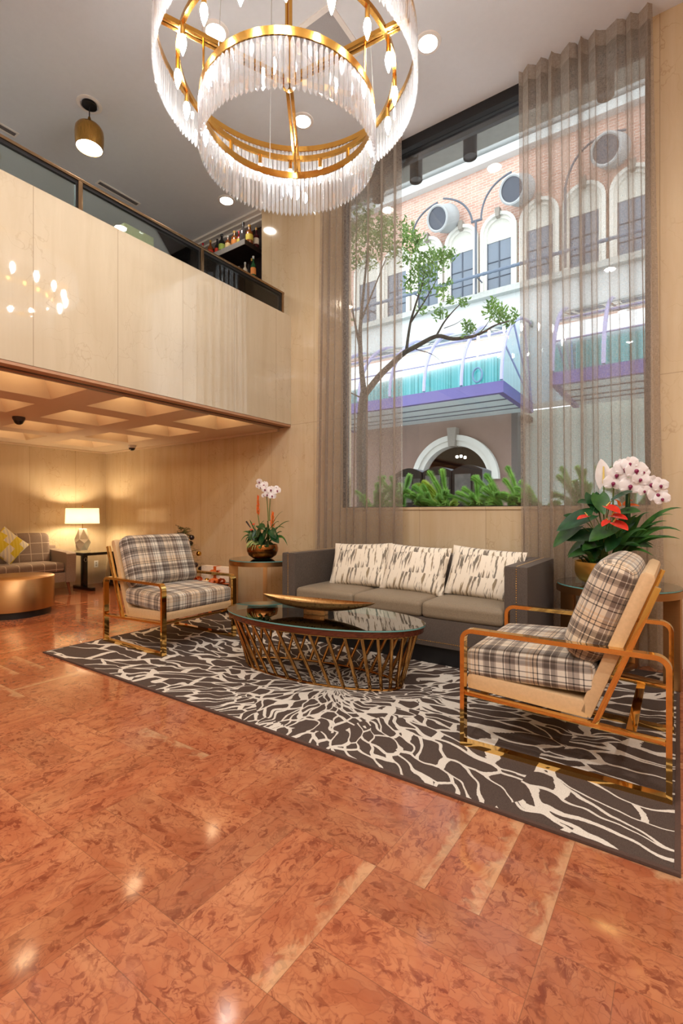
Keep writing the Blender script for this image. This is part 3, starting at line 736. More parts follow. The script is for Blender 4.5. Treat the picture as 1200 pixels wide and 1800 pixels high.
# ------------------------------------------------------------------ lounge chairs
def lounge_chair(label):
    t = empty('lounge_chair', (0, 0, 0), label=label, cat='armchair', group='plaid lounge chairs in brass frames')
    hx, zt, th, bw, rad = .45, .60, .022, .045, .06
    def loop(o):
        P_ = [(hx - o, o)]
        for k in range(9):
            a = pi / 2 * k / 8; r = rad - o; P_.append((hx - rad + r * cos(a), zt - rad + r * sin(a)))
        for k in range(9):
            a = pi / 2 + pi / 2 * k / 8; r = rad - o; P_.append((-hx + rad + r * cos(a), zt - rad + r * sin(a)))
        P_.append((-hx + o, o)); return P_
    A, B = loop(0), loop(th); n = len(A)
    for s in (-1, 1):
        yc = s * (.41 - bw / 2); f = MB(); vs = []
        for (ax, az), (bx, bz) in zip(A, B): vs += [(ax, yc - bw / 2, az), (ax, yc + bw / 2, az), (bx, yc + bw / 2, bz), (bx, yc - bw / 2, bz)]
        fs = []
        for i in range(n):
            j = (i + 1) % n
            for k in range(4): fs.append((4 * i + k, 4 * j + k, 4 * j + (k + 1) % 4, 4 * i + (k + 1) % 4))
        f.add(vs, fs)
        fo = f.build('side_frame', BRASS, t, angle=25)
        MB().beam((hx - th, yc, .268), (-hx + th, yc, .238), bw * .8, .02).build('seat_rail', BRASS, fo, bevel=.002)
        MB().beam((-.160, yc, .238), (-.401, yc, .878), bw * .7, .024, (1, 0, 0)).build('back_rail', BRASS, fo, bevel=.002)
    for x, z in ((.36, .255), (-.30, .238)): MB().box((x - .02, -.37, z - .012), (x + .02, .37, z)).build('cross_bar', BRASS, t, bevel=.002)
    # leather shells
    sh = MB(); prof = [(.425, .352), (.432, .335), (.425, .284), (-.135, .258), (-.135, .338), (.40, .362)]
    sh.prism([(x, 0, z) for x, z in prof], (0, -.365, 0), (0, .365, 0)); sh.build('seat_shell', LEATHER, t, bevel=.012)
    d = Vector((-.28, 0, .735)).normalized(); nn = Vector((d.z, 0, -d.x)); q = Vector((-.145, 0, .26))
    b = [q, q + d * .69, q + d * .71 + nn * .01, q + d * .71 + nn * .045, q + d * .695 + nn * .058, q + nn * .058]
    MB().prism([tuple(v) for v in b], (0, -.365, 0), (0, .365, 0)).build('back_shell', LEATHER, t, bevel=.012)
    c = cushion(.605, .74, .145, .038, .016); c.xf(Matrix.Translation((.135, 0, .428)) @ Matrix.Rotation(radians(2.6), 4, 'Y')); c.build('seat_cushion', PLAID, t, angle=60)
    c = cushion(.50, .72, .165, .07, .028)
    ctr = q + d * .458 + nn * (.058 + .083)
    M1 = Matrix(((d.x, 0, nn.x, ctr.x), (0, -1, 0, ctr.y), (d.z, 0, nn.z, ctr.z), (0, 0, 0, 1)))
    c.xf(M1); c.build('back_cushion', PLAID, t, angle=60)
    return t
cr_ = lounge_chair('brass-framed plaid lounge chair in side view, its back to the right wall')
cr_.location = (-.47, 2.793, RZ); cr_.rotation_euler.z = pi
cl_ = copy_tree(cr_); cl_.location = (-3.95, 2.84, RZ); cl_.rotation_euler.z = radians(0)
cl_['label'] = 'brass-framed plaid lounge chair left of the oval coffee table, seat facing it'

# ------------------------------------------------------------------ coffee table and bowl
ct = empty('coffee_table', (-2.185, 2.845, RZ), radians(6.5), 'oval coffee table of slanted brass rods with a glass-covered dark wood top', 'coffee table')
TOPW = wood_mat('dark_red_wood', sr(58, 26, 18), sr(92, 44, 28), .15, (1.2, 14, 14))
def oval(b, a, c, z, h, n=96): return b.lathe([(0, z), (1, z), (1, z + h), (0, z + h)], (0, 0, 0), n, 0, a, c)
oval(MB(), .80, .388, .393, .036).build('table_top', TOPW, ct, angle=40)
gl = MB(); oval(gl, .81, .396, .431, .011); g_ = gl.build('glass_cover', TOPG, ct, angle=40)
MB().lathe([(.8105, .432), (.8105, .441)], (0, 0, 0), 96, 0, 1, .396 / .81).build('glass_rim', TEAL, g_)
def ell(a, c, z, n=72): return [(a * cos(2 * pi * k / n), c * sin(2 * pi * k / n), z) for k in range(n)]
MB().tube(ell(.755, .352, .383), .009, 8, closed=True).build('top_ring', ANTIQ, ct)
MB().tube(ell(.645, .222, .009), .009, 8, closed=True).build('base_ring', ANTIQ, ct)
NR = 36
for k in range(NR):
    a = 2 * pi * k / NR; a2 = a + radians(9)
    MB().tube([(.645 * cos(a2), .222 * sin(a2), .009), (.755 * cos(a), .352 * sin(a), .385)], .0122, 10).build('rod', ANTIQ, ct)
bw = empty('boat_bowl', (-2.20, 2.826, RZ + .4425), radians(9.5), 'long boat-shaped antique gold bowl standing on the coffee table', 'bowl')
BG = metal('antique_gold_leaf', sr(196, 150, 96), .3, .25, (10, 10, 10), .2)
b = MB(); n = 40; L, W, Hh = .475, .10, .10
rows = []
for s in range(2):                        # outer and inner skin
    off = 0 if s == 0 else .008
    for i in range(n + 1):
        u = -1 + 2 * i / n; wv = W * (1 - u * u) ** .8 * (1 if s == 0 else .94); dep = (.072 - off) * (1 - u * u) ** .75
        zt = Hh + .018 * u * u
        rows.append([(u * (L - off * 1.5), wv * sin(v), zt - dep * cos(v)) for v in [-pi / 2 + pi * j / 12 for j in range(13)]])
vs = [p for r in rows for p in r]; fs = []
for s in range(2):
    o = s * (n + 1) * 13
    for i in range(n):
        for j in range(12):
            q = (o + i * 13 + j, o + (i + 1) * 13 + j, o + (i + 1) * 13 + j + 1, o + i * 13 + j + 1); fs.append(q if s else q[::-1])
o = (n + 1) * 13
for i in range(n):
    fs.append((i * 13, (i + 1) * 13, o + (i + 1) * 13, o + i * 13)); fs.append((i * 13 + 12, o + i * 13 + 12, o + (i + 1) * 13 + 12, (i + 1) * 13 + 12))
b.add(vs, fs).build('bowl_body', BG, bw, angle=60)
MB().box((-.085, -.035, 0), (.085, .035, .034)).build('foot', BG, bw, bevel=.004)

# ------------------------------------------------------------------ sofa
so = empty('sofa', (-1.999, 3.94, RZ * 0), 0, 'long grey-brown three-seat tuxedo sofa with brass nailhead trim in front of the window', 'sofa')
W2, F, B_, ZA = 1.139, -.44, .43, .822
AW = .165
MB().box((-W2 + .05, F + .05, .013), (W2 - .05, B_ - .05, .16)).build('plinth', BLACK, so, smooth=False)
MB().box((-W2 + AW - .02, F + .01, .155), (W2 - AW + .02, B_ - .1, .375)).build('seat_base', SOFA, so, bevel=.012)
MB().box((-W2 + AW - .03, B_ - .19, .155), (W2 - AW + .03, B_, ZA)).build('backrest', SOFA, so, bevel=.018)
NAIL = metal('nailhead_brass', sr(214, 170, 96), .2)
def nails(pts):
    b = MB()
    for p, d in pts: b.lathe_along([(.0052, 0), (.0045, .002), (.0025, .0035), (0, .004)], p, d, 6)
    return b
for s in (-1, 1):
    x0, x1 = sorted((s * W2, s * (W2 - AW)))
    a = MB().box((x0, F, .155), (x1, B_, ZA)).build('armrest', SOFA, so, bevel=.02)
    xm = s * W2 - s * AW * .47
    nails([((xm, F - .0005, .175 + .0165 * k), (0, -1, 0)) for k in range(39)]).build('nailhead_trim', NAIL, a)
    MB().tube([(xm, F + .012, ZA + .0005), (xm, B_ - .02, ZA + .0005)], .0035, 6).build('welt', plain('welt_gold', sr(196, 164, 116), .5), a)
nails([((-W2 + AW + .02 + .0168 * k, F + .0095, .195), (0, -1, 0)) for k in range(114)]).build('nailhead_trim', NAIL, so)
sw = (2 * W2 - 2 * AW) / 3
for i in range(3):
    c = cushion(sw - .004, .70, .125, .035, .018); c.xf(Matrix.Translation((-W2 + AW + sw * (i + .5), -.092, .437)))
    c.build('seat_cushion', SEAT, so, angle=60)
for i, (x, y, rz, l) in enumerate(((-2.52, 3.93, 3, 'cream brushstroke cushion at the left end of the sofa'), (-1.93, 3.91, -2, 'cream brushstroke cushion in the middle of the sofa'), (-1.31, 3.92, -6, 'cream brushstroke cushion at the right end of the sofa'))):
    pb = pillow(.64, .43, .17); 
    po = pb.build('scatter_cushion', BRUSH, angle=80); po.location = (x, y, .51 + .195); po.rotation_euler = (radians(-20), radians((-2, 2, 3)[i]), radians(rz))
    tag(po, l, 'cushion', 'scatter cushions on the sofa')
# ------------------------------------------------------------------ round side tables
def side_table(x, y, ph, label):
    t = empty('side_table', (x, y, 0), radians(ph), label, 'side table', 'round bronze side tables flanking the sofa')
    r = .40
    MB().lathe([(r, .628), (r, .676), (0, .676)], (0, 0, 0), 64).build('apron', BRONZE, t)
    MB().lathe([(r - .02, .63), (r - .02, .628), (r, .628)], (0, 0, 0), 64).build('apron_lip', BRONZE, t)
    g = MB().lathe([(0, .677), (r - .004, .677), (r - .004, .687), (0, .687)], (0, 0, 0), 64).build('glass_cover', TOPG, t)
    MB().lathe([(r - .0035, .678), (r - .0035, .686)], (0, 0, 0), 64).build('glass_rim', TEAL, g)
    for k in range(4):
        a = pi / 2 * k; d = Vector((cos(a), sin(a), 0))
        MB().beam(d * (r - .05) + Vector((0, 0, .013)), d * (r - .05) + Vector((0, 0, .63)), .045, .10, d).build('leg', BRONZE, t, bevel=.003)
    MB().box((-r + .1, -.022, .013), (r - .1, .022, .05)).build('stretcher', BRONZE, t, bevel=.002)
    MB().box((-.022, -r + .1, .0131), (.022, r - .1, .0501)).build('stretcher', BRONZE, t, bevel=.002)
    return t
side_table(-3.86, 4.02, -46, 'round bronze side table left of the sofa, carrying the smaller orchid planter')
side_table(-.37, 4.03, -15, 'round bronze side table right of the sofa, carrying the larger orchid planter')

# ------------------------------------------------------------------ flower arrangements
WHT = leaf_mat('orchid_white', sr(244, 236, 234), sr(252, 250, 250), .5, 20, .3)
PUR = plain('orchid_lip_purple', sr(128, 24, 72), .5)
REDF = leaf_mat('anthurium_red', sr(206, 36, 24), sr(232, 70, 48), .25, 14, .15)
ORAF = leaf_mat('bromeliad_orange', sr(226, 76, 24), sr(246, 130, 46), .4, 20, .2)
YEL = plain('spadix_yellow', sr(226, 200, 110), .6)
SOIL = plain('dark_moss', sr(40, 46, 24), .95, 0, .3, 60, .5)
def bez(p0, p1, p2, n=10):
    p0, p1, p2 = Vector(p0), Vector(p1), Vector(p2)
    return [(p0 * (1 - t) ** 2 + p1 * 2 * t * (1 - t) + p2 * t * t) for t in [i / n for i in range(n + 1)]]
def strap(b, p0, p1, p2, w, n=12, fold=.25):
    ws = [w * min(1, .55 + i / n * 1.5) * (1 - (i / n) ** 3) + .0006 for i in range(n + 1)]
    pts = bez(p0, p1, p2, n); d = Vector(p2) - Vector(p0)
    nr = Vector((.2, -.75, .65))
    b.ribbon(pts, ws, nr, fold)
def heart(b, c, d, up, L, W, cup=.18, n=12):
    """heart-shaped leaf: attached at c, pointing along d"""
    d = Vector(d).normalized(); sd = d.cross(Vector(up)).normalized(); u = sd.cross(d)
    prof = []
    for i in range(n + 1):
        t = i / n; w = W * (sin(pi * min(1, (t * .86 + .14))) ** .75) * (1 - .25 * t)
        prof.append((t, max(w, .0005)))
    vs = []; 
    for t, w in prof:
        z = -cup * L * t * t
        for k, q in ((-1, .22), (-.5, .06), (0, 0), (.5, .06), (1, .22)):
            back = -.16 * L * (abs(k) ** 1.3) * (1 - t) ** 2
            vs.append(Vector(c) + d * (L * t + back) + sd * (w * k) + u * (z + q * w * .9))
    fs = []
    for i in range(n):
        for k in range(4): a = i * 5 + k; fs.append((a, a + 1, a + 6, a + 5))
    b.add(vs, fs)
def orchid(parent, c, face, s, roll=0.0):
    """one phalaenopsis flower: five petals and a purple lip"""
    f = Vector(face).normalized(); q = f.to_track_quat('Z', 'Y').to_matrix().to_4x4() @ Matrix.Rotation(roll, 4, 'Z'); q.translation = Vector(c)
    b = MB()
    for a, L, W, lift in ((90, .50, .22, -.02), (215, .48, .21, -.02), (325, .48, .21, -.02), (10, .56, .40, .03), (170, .56, .40, .03)):
        a = radians(a); vs = []; d = Vector((cos(a), sin(a), 0)); sd = Vector((-sin(a), cos(a), 0))
        for i in range(7):
            t = i / 6; w = W * sin(pi * (t * .82 + .12)) ** .8 * (1 if i < 6 else .25)
            for k in (-1, -.5, 0, .5, 1): vs.append((d * L * t + sd * w * k + Vector((0, 0, lift + .10 * t * t - .06 * k * k))) * s)
        fs = [(i * 5 + k, (i + 1) * 5 + k, (i + 1) * 5 + k + 1, i * 5 + k + 1) for i in range(6) for k in range(4)]
        b.add(vs, fs)
    b.xf(q); o = b.build('orchid_bloom', WHT, parent, angle=80)
    l = MB().lathe([(.0, .22 * s), (.09 * s, .18 * s), (.11 * s, .1 * s), (.05 * s, .02 * s)], (0, -.05 * s, 0), 10); l.lathe([(0, .2 * s), (.05 * s, .14 * s), (.06 * s, .05 * s)], (0, -.17 * s, 0), 8)
    l.xf(q); l.build('lip', PUR, o)
def anthurium(parent, base, c, d, s):
    b = MB(); heart(b, c, d, (0, -.3, 1), s, s * .42, .1); o = b.build('anthurium_flower', REDF, parent, angle=80)
    d = Vector(d).normalized(); MB().tube([Vector(c) + Vector((0, 0, .004)), Vector(c) + d * s * .25 + Vector((0, 0, s * .35))], [s * .05, s * .03], 6).build('spadix', YEL, o)
    MB().tube(bez(base, (Vector(base) + Vector(c)) * .5 + Vector((0, 0, .06)), c, 8), .003, 6).build('stem', STEM, o)

# --- large arrangement on the right table
bx, by, bz = -.43, 3.93, .688
pl = empty('orchid_planter', (bx, by, bz), 0, 'hammered gold bowl with white orchids, red anthuriums and broad leaves on the right side table', 'potted plant')
t = NT('hammered_gold'); c = t.coord(scale=(1, 1, 2)); e = t.voro(c, 34, 'F1')
HAM = t.done(t.pbr(sr(250, 206, 112), t.m_('MULTIPLY_ADD', e, .15, .3), 1.0, t.bump(e, .2, .002)))
MB().lathe([(0, 0), (.10, 0), (.13, .008), (.17, .03), (.192, .06), (.2, .09), (.198, .165), (.188, .165), (.188, .12)], (0, 0, 0), 48).build('gold_bowl', HAM, pl)
MB().lathe([(0, .155), (.12, .15), (.187, .138)], (0, 0, 0), 32).build('moss', SOIL, pl)
L0 = Vector((bx, by, bz))
def lat(px, py, Y): return at(px, py, Y) - L0
lv = [  # broad leaves: root on the stalk side, tip
    ((1015, 925), (968, 958), .20), ((1040, 905), (975, 928), .17), ((1050, 940), (992, 945), .2), ((1078, 925), (1034, 948), .22), ((1060, 930), (1056, 965), .2),
    ((1042, 885), (1016, 880), .18), ((1052, 870), (1062, 902), .22), ((1040, 870), (1050, 900), .2), ((1075, 880), (1108, 860), .18), ((1090, 900), (1124, 896), .18), ((1095, 930), (1118, 908), .16), ((1020, 915), (995, 905), .14), ((1045, 945), (1040, 985), .16), ((1084, 945), (1064, 968), .2), ((1030, 960), (1040, 975), .12)]
for i, ((ax, ay), (ex, ey), s) in enumerate(lv):
    Y = by - .12 + R.uniform(-.06, .1); a = lat(ax, ay, Y); e = lat(ex, ey, Y - R.uniform(.02, .10))
    b = MB(); Ln = (e - a).length; heart(b, a, e - a, (R.uniform(-.25, .25), -.55, .8), max(Ln, .12), max(Ln, .14) * .40, .12)
    o = b.build('broad_leaf', DGREEN if i % 3 else GREEN, pl, angle=80)
    MB().tube(bez((R.uniform(-.06, .06), R.uniform(-.06, .02), .14), (a.x * .4, a.y * .5, max(.2, a.z)), a, 8), .0035, 6).build('stalk', STEM, o)
for (x1, y1, x2, y2, w) in ((1150, 905, 1199, 893, .022), (1140, 930, 1172, 916, .018), (1150, 925, 1197, 934, .02), (1130, 950, 1165, 945, .022), (1120, 920, 1142, 900, .022), (1110, 965, 1148, 977, .02), (1150, 910, 1183, 905, .008), (1125, 935, 1155, 922, .018), (1120, 970, 1160, 940, .016), (1095, 905, 1112, 893, .02), (1105, 930, 1120, 905, .02)):
    b = MB(); a = lat(x1, y1, by - .05); e = lat(x2, y2, by - .12 + R.uniform(-.05, .05))
    strap(b, (.05 + R.uniform(-.03, .05), R.uniform(-.06, .04), .13), a + Vector((-.03, 0, .07)), e, w)
    b.build('strap_leaf', GREEN, pl, angle=80)
for k in range(26):
    b = MB() if k == 0 else b
    a = R.uniform(0, 2 * pi); r = R.uniform(.05, .15); p0 = Vector((r * cos(a), r * sin(a), .14)); p2 = p0 + Vector((cos(a) * .09, sin(a) * .09 - .03, R.uniform(.02, .11)))
    pts = bez(p0, (p0 + p2) / 2 + Vector((0, 0, .05)), p2, 8)
    for q0, q1 in zip(pts, pts[1:]):
        for s in (-1, 1):
            sd = (q1 - q0).cross(Vector((0, 0, 1))).normalized() * s * .022
            b.add([q0, q1, q1 + sd * .8 + Vector((0, 0, .004)), q0 + sd + Vector((0, 0, .006))], [(0, 1, 2, 3)])
o = b.build('fern_filler', GREEN, pl, angle=80)
for k in range(9):
    a = radians(R.uniform(-210, 10)); r_ = R.uniform(.16, .27); b = MB(); p0 = Vector((cos(a) * .10, sin(a) * .10, R.uniform(.25, .38))); e_ = Vector((cos(a) * r_, sin(a) * r_ * .8, p0.z + R.uniform(-.05, .04)))
    heart(b, p0, e_ - p0, (R.uniform(-.3, .3), -.3, .8), R.uniform(.15, .2), R.uniform(.05, .075), .15); o = b.build('broad_leaf', DGREEN if k % 2 else GREEN, pl, angle=80)
    MB().tube(bez((cos(a) * .03, sin(a) * .03, .14), (cos(a) * .05, sin(a) * .05, p0.z * .8), p0, 6), .003, 6).build('stalk', STEM, o)
for k in range(7):
    a = radians(R.uniform(-50, 60)); b = MB(); e_ = Vector((cos(a) * R.uniform(.3, .45), sin(a) * .2 - .05, R.uniform(.2, .42))); strap(b, (.04 * cos(a), .04 * sin(a), .14), e_ * .55 + Vector((0, 0, .22)), e_, .02); b.build('strap_leaf', GREEN, pl, angle=80)
for (sx, sy, tx, ty, mx, my) in ((1076, 905, 1075, 850, 1073, 880), (1105, 900, 1108, 855, 1106, 870)): pass
S1 = [(1078, 940), (1077, 890), (1078, 855), (1086, 828), (1103, 812), (1125, 818), (1134, 832)]
S2 = [(1102, 945), (1103, 890), (1106, 862), (1118, 852), (1138, 850), (1152, 862), (1164, 880)]
for S in (S1, S2):
    pts = [lat(x, y, by - .03) for x, y in S]; MB().tube(pts, [.006, .0055, .005, .004, .0035, .003, .002], 8).build('orchid_stem', STEM, pl)
for i, (qx, qy, s) in enumerate(((705, 235, .12), (770, 190, .13), (845, 200, .13), (675, 295, .12), (803, 318, .13), (880, 268, .10), (965, 303, .12), (1030, 315, .09), (908, 355, .075), (1005, 380, .115), (1043, 415, .09), (800, 150, .1), (740, 165, .1), (905, 215, .07))):
    orchid(pl, lat(920 + qx * .2333, 780 + qy * .2333, by - .08 - .012 * (i % 3)), (.12 + R.uniform(-.25, .3), -1, R.uniform(-.15, .25)), s, R.uniform(-.3, .3))
for (px, py, ex, ey, s) in ((1032, 907, 1020, 909, .085), (1066, 890, 1086, 897, .11), (1075, 906, 1098, 909, .11), (1068, 915, 1060, 921, .07), (1078, 918, 1094, 924, .12)):
    c = lat(px, py, by - .24); e = lat(ex, ey, by - .27)
    anthurium(pl, (R.uniform(-.03, .03), -.05, .14), c, (e - c) + Vector((0, -.012, -.004)), s)
b = MB(); c = lat(1061, 845, by - .05); heart(b, c + Vector((0, 0, -.03)), (-.12, 0, 1), (.25, 1, 0), .19, .062, -.04); o = b.build('peace_lily', WHT, pl, angle=80)
MB().tube([c + Vector((0, -.015, -.02)), c + Vector((-.0, -.02, .1))], [.008, .005], 8).build('spadix', YEL, o); MB().tube(bez((0, 0, .14), (c.x, c.y, .25), c + Vector((0, 0, -.03)), 8), .004, 6).build('stem', STEM, o)
for (x1, y1, x2, y2) in ((1090, 890, 1080, 879), (1095, 888, 1112, 880), (1098, 890, 1124, 890)):
    b = MB(); a = lat(x1, y1, by); strap(b, a, (a + lat(x2, y2, by)) / 2 + Vector((0, 0, .02)), lat(x2, y2, by - .04), .014, 8); b.build('orange_petal', ORAF, pl, angle=80)
MB().tube([(lat(1103, 930, by - .02)), lat(1103, 862, by - .02)], [.02, .014], 10).build('dark_stem', DGREEN, pl)

# --- small arrangement on the left table
bx, by, bz = -3.86, 3.98, .688
ps = empty('orchid_planter', (bx, by, bz), 0, 'rounded bronze bowl with white orchids and orange bromeliads on the left side table', 'potted plant')
BB = metal('bowl_bronze', sr(158, 104, 56), .2, .1, (4, 4, 4), .1)
MB().lathe([(0, 0), (.09, 0), (.11, .006), (.155, .04), (.175, .085), (.176, .12), (.165, .16), (.155, .16), (.165, .11)], (0, 0, 0), 48).build('bronze_bowl', BB, ps)
MB().lathe([(0, .165), (.1, .16), (.158, .145)], (0, 0, 0), 32).build('moss', SOIL, ps)
L0 = Vector((bx, by, bz))
def l2(qx, qy, Y): return lat(380 + qx * .15, 820 + qy * .15, Y)
for (x1, y1, x2, y2, w) in ((380, 760, 285, 880, .014), (400, 700, 390, 615, .008), (360, 800, 345, 890, .016), (700, 590, 780, 528, .007), (740, 690, 860, 640, .014), (760, 750, 835, 930, .014), (720, 640, 730, 655, .008), (720, 800, 770, 765, .018), (690, 700, 800, 720, .01), (400, 780, 310, 770, .02), (350, 740, 380, 790, .02), (720, 830, 800, 850, .018), (520, 680, 560, 640, .02), (620, 660, 600, 640, .022)):
    b = MB(); strap(b, (R.uniform(-.06, .06), R.uniform(-.06, .04), .14), l2(x1, y1, by - .05) + Vector((0, 0, .05)), l2(x2, y2, by - .1), w); b.build('strap_leaf', GREEN, ps, angle=80)
for (x1, y1, x2, y2, s) in ((480, 760, 440, 870, .12), (520, 720, 480, 790, .12), (600, 720, 560, 790, .13), (640, 740, 690, 830, .12), (560, 800, 520, 880, .12), (440, 760, 400, 840, .11), (660, 800, 720, 880, .1), (500, 690, 560, 720, .1)):
    b = MB(); Y = by - .1; a = l2(x1, y1, Y); e = l2(x2, y2, Y - .06); heart(b, a, e - a, (R.uniform(-.3, .3), -.5, .8), max((e - a).length, .12), .05); b.build('broad_leaf', DGREEN, ps, angle=80)
for k in range(14):
    a = radians(R.uniform(-200, 20)); r_ = R.uniform(.12, .25); b = MB(); p0 = Vector((cos(a) * .08, sin(a) * .08, R.uniform(.17, .32))); e_ = Vector((cos(a) * r_, sin(a) * r_ * .8, p0.z + R.uniform(-.1, .03)))
    heart(b, p0, e_ - p0, (R.uniform(-.3, .3), -.3, .8), R.uniform(.11, .15), R.uniform(.03, .05), .2); b.build('broad_leaf', DGREEN if k % 2 else GREEN, ps, angle=80)
for k in range(16):
    b = MB(); a = radians(-150 + k * 9); p0 = Vector((.02, -.06, .17)); e = Vector((-.02 + .14 * cos(a) * R.uniform(.6, 1.1), -.05 + .15 * sin(a), R.uniform(.09, .15)))
    strap(b, p0, (p0 + e) / 2 + Vector((0, -.02, R.uniform(.07, .1))), e, .008); b.build('striped_leaf', VARI, ps, angle=80)
for S in ([(610, 640), (605, 540), (598, 440), (592, 360), (570, 280), (520, 190), (495, 170)], [(625, 640), (622, 540), (628, 440), (632, 350), (645, 290), (690, 265), (715, 270)]):
    MB().tube([l2(x, y, by - .02) for x, y in S], [.006, .0055, .005, .0045, .004, .003, .002], 8).build('orchid_stem', STEM, ps)
for i, (qx, qy, s) in enumerate(((508, 180, .075), (563, 220, .095), (575, 268, .09), (490, 228, .06), (643, 275, .095), (718, 285, .08), (560, 338, .06), (600, 330, .08), (655, 345, .085), (520, 245, .06), (705, 245, .045))):
    orchid(ps, l2(qx, qy, by - .06 - .012 * (i % 3)), (.5 + R.uniform(-.4, .3), -1, R.uniform(-.2, .3)), s, R.uniform(-.3, .3))
for (x0, y0, x1, y1, r) in ((490, 580, 490, 370, .014), (655, 740, 662, 555, .02)):
    b = MB(); p0, p1 = l2(x0, y0, by - .03), l2(x1, y1, by - .03)
    for k in range(18):
        f = k / 18; a = k * 2.4; q = p0.lerp(p1, f); o_ = Vector((cos(a), sin(a), 0)) * r * (1.3 - f)
        strap(b, q, q + o_ + (p1 - p0) * .12, q + o_ * 1.2 + (p1 - p0) * .26, .008, 6)
    o = b.build('bromeliad_spike', ORAF, ps, angle=80); MB().tube([(0, 0, .14), p0, p0.lerp(p1, .9)], .005, 8).build('stem', STEM, o)
for (x, y) in ((440, 670), (415, 735)):
    c = l2(x, y, by - .1); anthurium(ps, (-.03, -.03, .15), c, (.6, -.8, -.2), .05)
MB().tube([l2(400, 715, by - .08), l2(352, 645, by - .08)], [.006, .01], 8).build('dark_bud', plain('dark_bud', sr(36, 26, 26), .5), ps)

# ------------------------------------------------------------------ gifts and little fir behind the left chair
RIB = plain('copper_ribbon', sr(214, 104, 42), .35, 0, .15, 20)
def bow(par, c, s, nrm=(0, 0, 1)):
    b = MB()
    for k in range(9):
        a = 2 * pi * k / 9 + .3; d = Vector((cos(a), sin(a) * .8, 0)) * s
        b.ribbon(bez(c, Vector(c) + d * .8 + Vector((0, 0, s * .9)), Vector(c) + d + Vector((0, 0, s * .12)), 8), [s * .18] * 9, (-d.y, d.x, .2)); b.ribbon(bez(Vector(c) + d + Vector((0, 0, s * .12)), Vector(c) + d * .7, c, 6), [s * .18] * 7, (-d.y, d.x, .2))
    b.build('bow', RIB, par, angle=80)
def gift(x, y, rz, w, d, h, col, label):
    g = empty('gift_box', (x, y, .0), radians(rz), label, 'gift box', 'ribboned gift boxes behind the left chair')
    MB().box((-w / 2, -d / 2, .001), (w / 2, d / 2, h)).build('box_body', col, g, bevel=.004)
    MB().box((-.022, -d / 2 - .002, .001), (.022, d / 2 + .002, h + .002)).build('ribbon', RIB, g, smooth=False)
    MB().box((-w / 2 - .002, -.022, .001), (w / 2 + .002, .022, h + .0025)).build('ribbon', RIB, g, smooth=False)
    bow(g, (0, 0, h + .002), .10)
    return g
gift(-4.62, 3.98, 12, .36, .28, .345, plain('dark_gift_paper', sr(40, 24, 22), .3), 'dark brown gift box with copper bow, right of the pale one')
gift(-5.10, 4.02, 6, .34, .28, .33, plain('cream_gift_paper', sr(240, 220, 196), .5), 'cream gift box with copper bow on the floor behind the left chair')
g = empty('gift_box', (-5.06, 4.37, .0), radians(4), 'tall white gift box with a copper ribbon leaning at the back of the gift pile', 'gift box', 'ribboned gift boxes behind the left chair')
MB().box((-.26, -.05, .001), (.26, .05, .49)).build('box_body', plain('white_gift_paper', sr(248, 236, 220), .5), g, bevel=.004)
MB().box((-.03, -.053, .001), (.02, .053, .492)).build('ribbon', RIB, g, smooth=False); bow(g, (.03, -.06, .40), .09)
fr_ = empty('fir_tree', (-5.43, 4.10, 0), 0, 'small decorated fir tree with gold and dark baubles behind the left plaid chair', 'decorated fir')
b = MB()
for k in range(300):
    h = .12 + .90 * (k / 300); a = k * 2.399; r = (.36 * (1.10 - h) + .06) * R.uniform(.55, 1.0)
    p0 = Vector((0, 0, h)); p1 = Vector((r * cos(a), r * sin(a), h + R.uniform(-.06, .05)))
    n_ = 9; pts = [p0.lerp(p1, .3 + .7 * i / n_) for i in range(n_ + 1)]
    for q in pts:
        for s in (-1, 1):
            dd = (p1 - p0).normalized(); sd = dd.cross(Vector((0, 0, 1))).normalized() * s
            v = (dd * .5 + sd + Vector((0, 0, R.uniform(-.4, .5)))).normalized() * .032; wv = dd * .004
            b.add([q - wv, q + wv, q + v], [(0, 1, 2)])
b.build('foliage', leaf_mat('fir_green', sr(44, 56, 28), sr(104, 104, 56), .7, 9, .1), fr_, smooth=False)
MB().tube([(0, 0, .001), (0, 0, .95)], [.025, .006], 8).build('trunk', plain('bark', sr(74, 54, 38), .9), fr_)
for k in range(14):
    a = k * 2.399 + .6; h = .3 + .62 * k / 14; r = .33 * (1.10 - h) + .05
    MB().lathe([(0, -.035), (.02, -.029), (.033, -.012), (.035, 0), (.033, .012), (.02, .029), (0, .035)], (r * cos(a), r * sin(a), h), 14).build('bauble', (metal('gold_bauble', sr(206, 160, 70), .2) if k == 0 else MATS.setdefault('gb', bpy.data.materials['gold_bauble'])) if k % 2 == 0 else plain('dark_bauble', sr(40, 24, 26), .15), fr_)

# ------------------------------------------------------------------ alcove: sofa, cushion, tables, lamp, outlet
als = empty('sofa', (-7.76, 2.62, 0), 0, 'taupe tweed sofa with windowpane-checked cushions against the alcove wall', 'sofa')
def cush_at(sx, sy, sz, r, M_, name, mat, par): 
    c = cushion(sx, sy, sz, r, .015); c.xf(M_); return c.build(name, mat, par, angle=60)
MB().box((-.36, -1.05, .19), (.36, 1.05, .33)).build('seat_base', TWEED, als, bevel=.015)
for s in (-1, 1):
    y0, y1 = sorted((s * 1.04, s * .90)); a = MB().prism([(-.37, y0, .18), (.38, y0, .18), (.40, y0, .60), (.36, y0, .62), (-.37, y0, .66)], (0, 0, 0), (0, y1 - y0, 0)).build('armrest', TWEED, als, bevel=.02)
    for x in (-.30, .32): MB().tube([(x, s * .95, .19), (x + (.03 if x > 0 else -.02), s * .97, .001)], [.026, .014], 10).build('leg', plain('walnut_leg', sr(120, 66, 34), .35), als)
